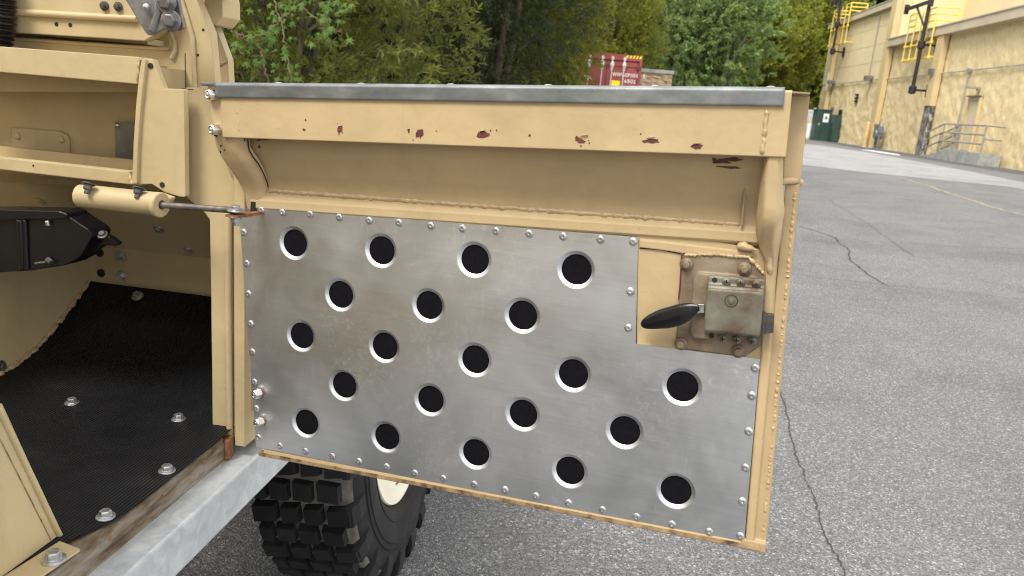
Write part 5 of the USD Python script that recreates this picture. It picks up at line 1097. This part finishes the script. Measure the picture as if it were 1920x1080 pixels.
# undergrowth: a dark mass of small leaves along the foot of the woods
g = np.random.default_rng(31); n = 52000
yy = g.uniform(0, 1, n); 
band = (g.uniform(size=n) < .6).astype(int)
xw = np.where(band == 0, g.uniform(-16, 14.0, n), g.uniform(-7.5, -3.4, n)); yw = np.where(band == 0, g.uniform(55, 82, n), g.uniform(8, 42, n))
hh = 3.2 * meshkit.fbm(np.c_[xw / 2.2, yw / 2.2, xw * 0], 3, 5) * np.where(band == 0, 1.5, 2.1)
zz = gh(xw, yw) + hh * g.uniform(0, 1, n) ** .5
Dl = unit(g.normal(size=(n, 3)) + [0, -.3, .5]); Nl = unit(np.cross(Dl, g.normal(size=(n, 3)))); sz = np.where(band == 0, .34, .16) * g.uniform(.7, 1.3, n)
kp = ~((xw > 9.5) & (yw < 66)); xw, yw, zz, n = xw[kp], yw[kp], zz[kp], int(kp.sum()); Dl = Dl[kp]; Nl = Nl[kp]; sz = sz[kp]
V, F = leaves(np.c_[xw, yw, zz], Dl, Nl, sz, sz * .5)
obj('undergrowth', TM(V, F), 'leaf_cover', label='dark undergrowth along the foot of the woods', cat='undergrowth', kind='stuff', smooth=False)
obj('woodland_floor', [sheet([(-60, 10), (-3.0, 6), (-2.6, 30), (-2.5, 46), (11, 58.5), (12, 70), (50, 90), (50, 140), (-60, 140)], .012, 6.0)], 'soil', label='dark woodland floor under the trees', kind='structure', smooth=False)
# the vine that climbs over the near bush
vo = np.array([-2.2, 5.3, float(gh(-2.2, 5.3))]); vine = thing('climbing_vine', 'climbing vine with lobed bright green leaves over the near bush', 'vine', vo)
def palmate(size, g):
    pts = []
    for k, (a, L) in enumerate([(-150, .25), (-118, .62), (-88, .30), (-58, .86), (-27, .36), (0, 1.0), (27, .36), (58, .86), (88, .30), (118, .62), (150, .25)]):
        a = math.radians(a + g.uniform(-5, 5)); L *= size * g.uniform(.88, 1.1); pts.append((L * math.sin(a), L * math.cos(a), -.18 * L * abs(math.sin(a)) - .12 * L * L / size))
    V = np.vstack([[0, 0, 0.02 * size], pts]); F = [(0, k + 1, k + 2) for k in range(10)] + [(0, 11, 1)]
    return V, [(a, c, b) for a, b, c in F]
g = np.random.default_rng(44)
def bushpt(px, py, Yd): return wY(px, py, Yd)
stems = [[(505, -30), (520, 20), (531, 60), (537, 100), (545, 150), (548, 200)], [(440, 60), (470, 70), (500, 62), (531, 30), (560, 10), (600, -20)], [(470, 70), (490, 95), (498, 130), (505, 170)], [(430, 50), (450, 70), (470, 78), (520, 60)], [(560, 10), (600, 40), (625, 60), (640, 55)]]
nl = 0
for si, stm in enumerate(stems):
    P = np.array([bushpt(x, y, 5.25 + .12 * si) for x, y in stm]); ti = np.linspace(0, len(P) - 1, 40); Pi = PCH(np.arange(len(P)), P)(ti) + g.normal(0, .006, (40, 3))
    obj('stem', tube(Pi, np.linspace(.0055, .003, 40), 6), 'vine_stem', vine, off=vo, smooth=60)
leafpx = []
for stm in stems:
    A = np.array(stm, float); d_ = np.r_[0, np.cumsum(np.linalg.norm(np.diff(A, axis=0), axis=1))]
    for s_ in np.arange(0, d_[-1], 7.5): leafpx.append((np.interp(s_, d_, A[:, 0]) + g.normal(0, 17), np.interp(s_, d_, A[:, 1]) + g.normal(0, 13)))
for (cx, cy, n_, sp_) in [(570, 8, 16, 28), (620, 20, 16, 22), (520, 60, 6, 22), (440, 20, 5, 18), (480, 10, 5, 25), (555, 130, 4, 18), (650, 8, 5, 16), (600, 60, 5, 20)]:
    for _ in range(n_): leafpx.append((cx + g.normal(0, sp_), cy + g.normal(0, sp_ * .7)))
for (x, y) in leafpx:
    c = bushpt(x, y, 5.2 + g.uniform(-.12, .45)); sz_ = g.uniform(.024, .052)
    lv, lf = palmate(sz_, g); nrm = unit(np.array([g.normal(.1, .35), -1 + g.normal(0, .25), g.normal(.55, .3)])); tip = unit(np.array([g.normal(0, .6), 0, -1 + g.normal(0, .3)])); tip = unit(tip - nrm * (tip @ nrm)); sd = np.cross(tip, nrm)
    V = c + lv[:, :1] * sd + lv[:, 1:2] * tip + lv[:, 2:] * nrm
    obj('leaf', TM(V, lf), 'leaf_vine', vine, off=vo, smooth=False); nl += 1
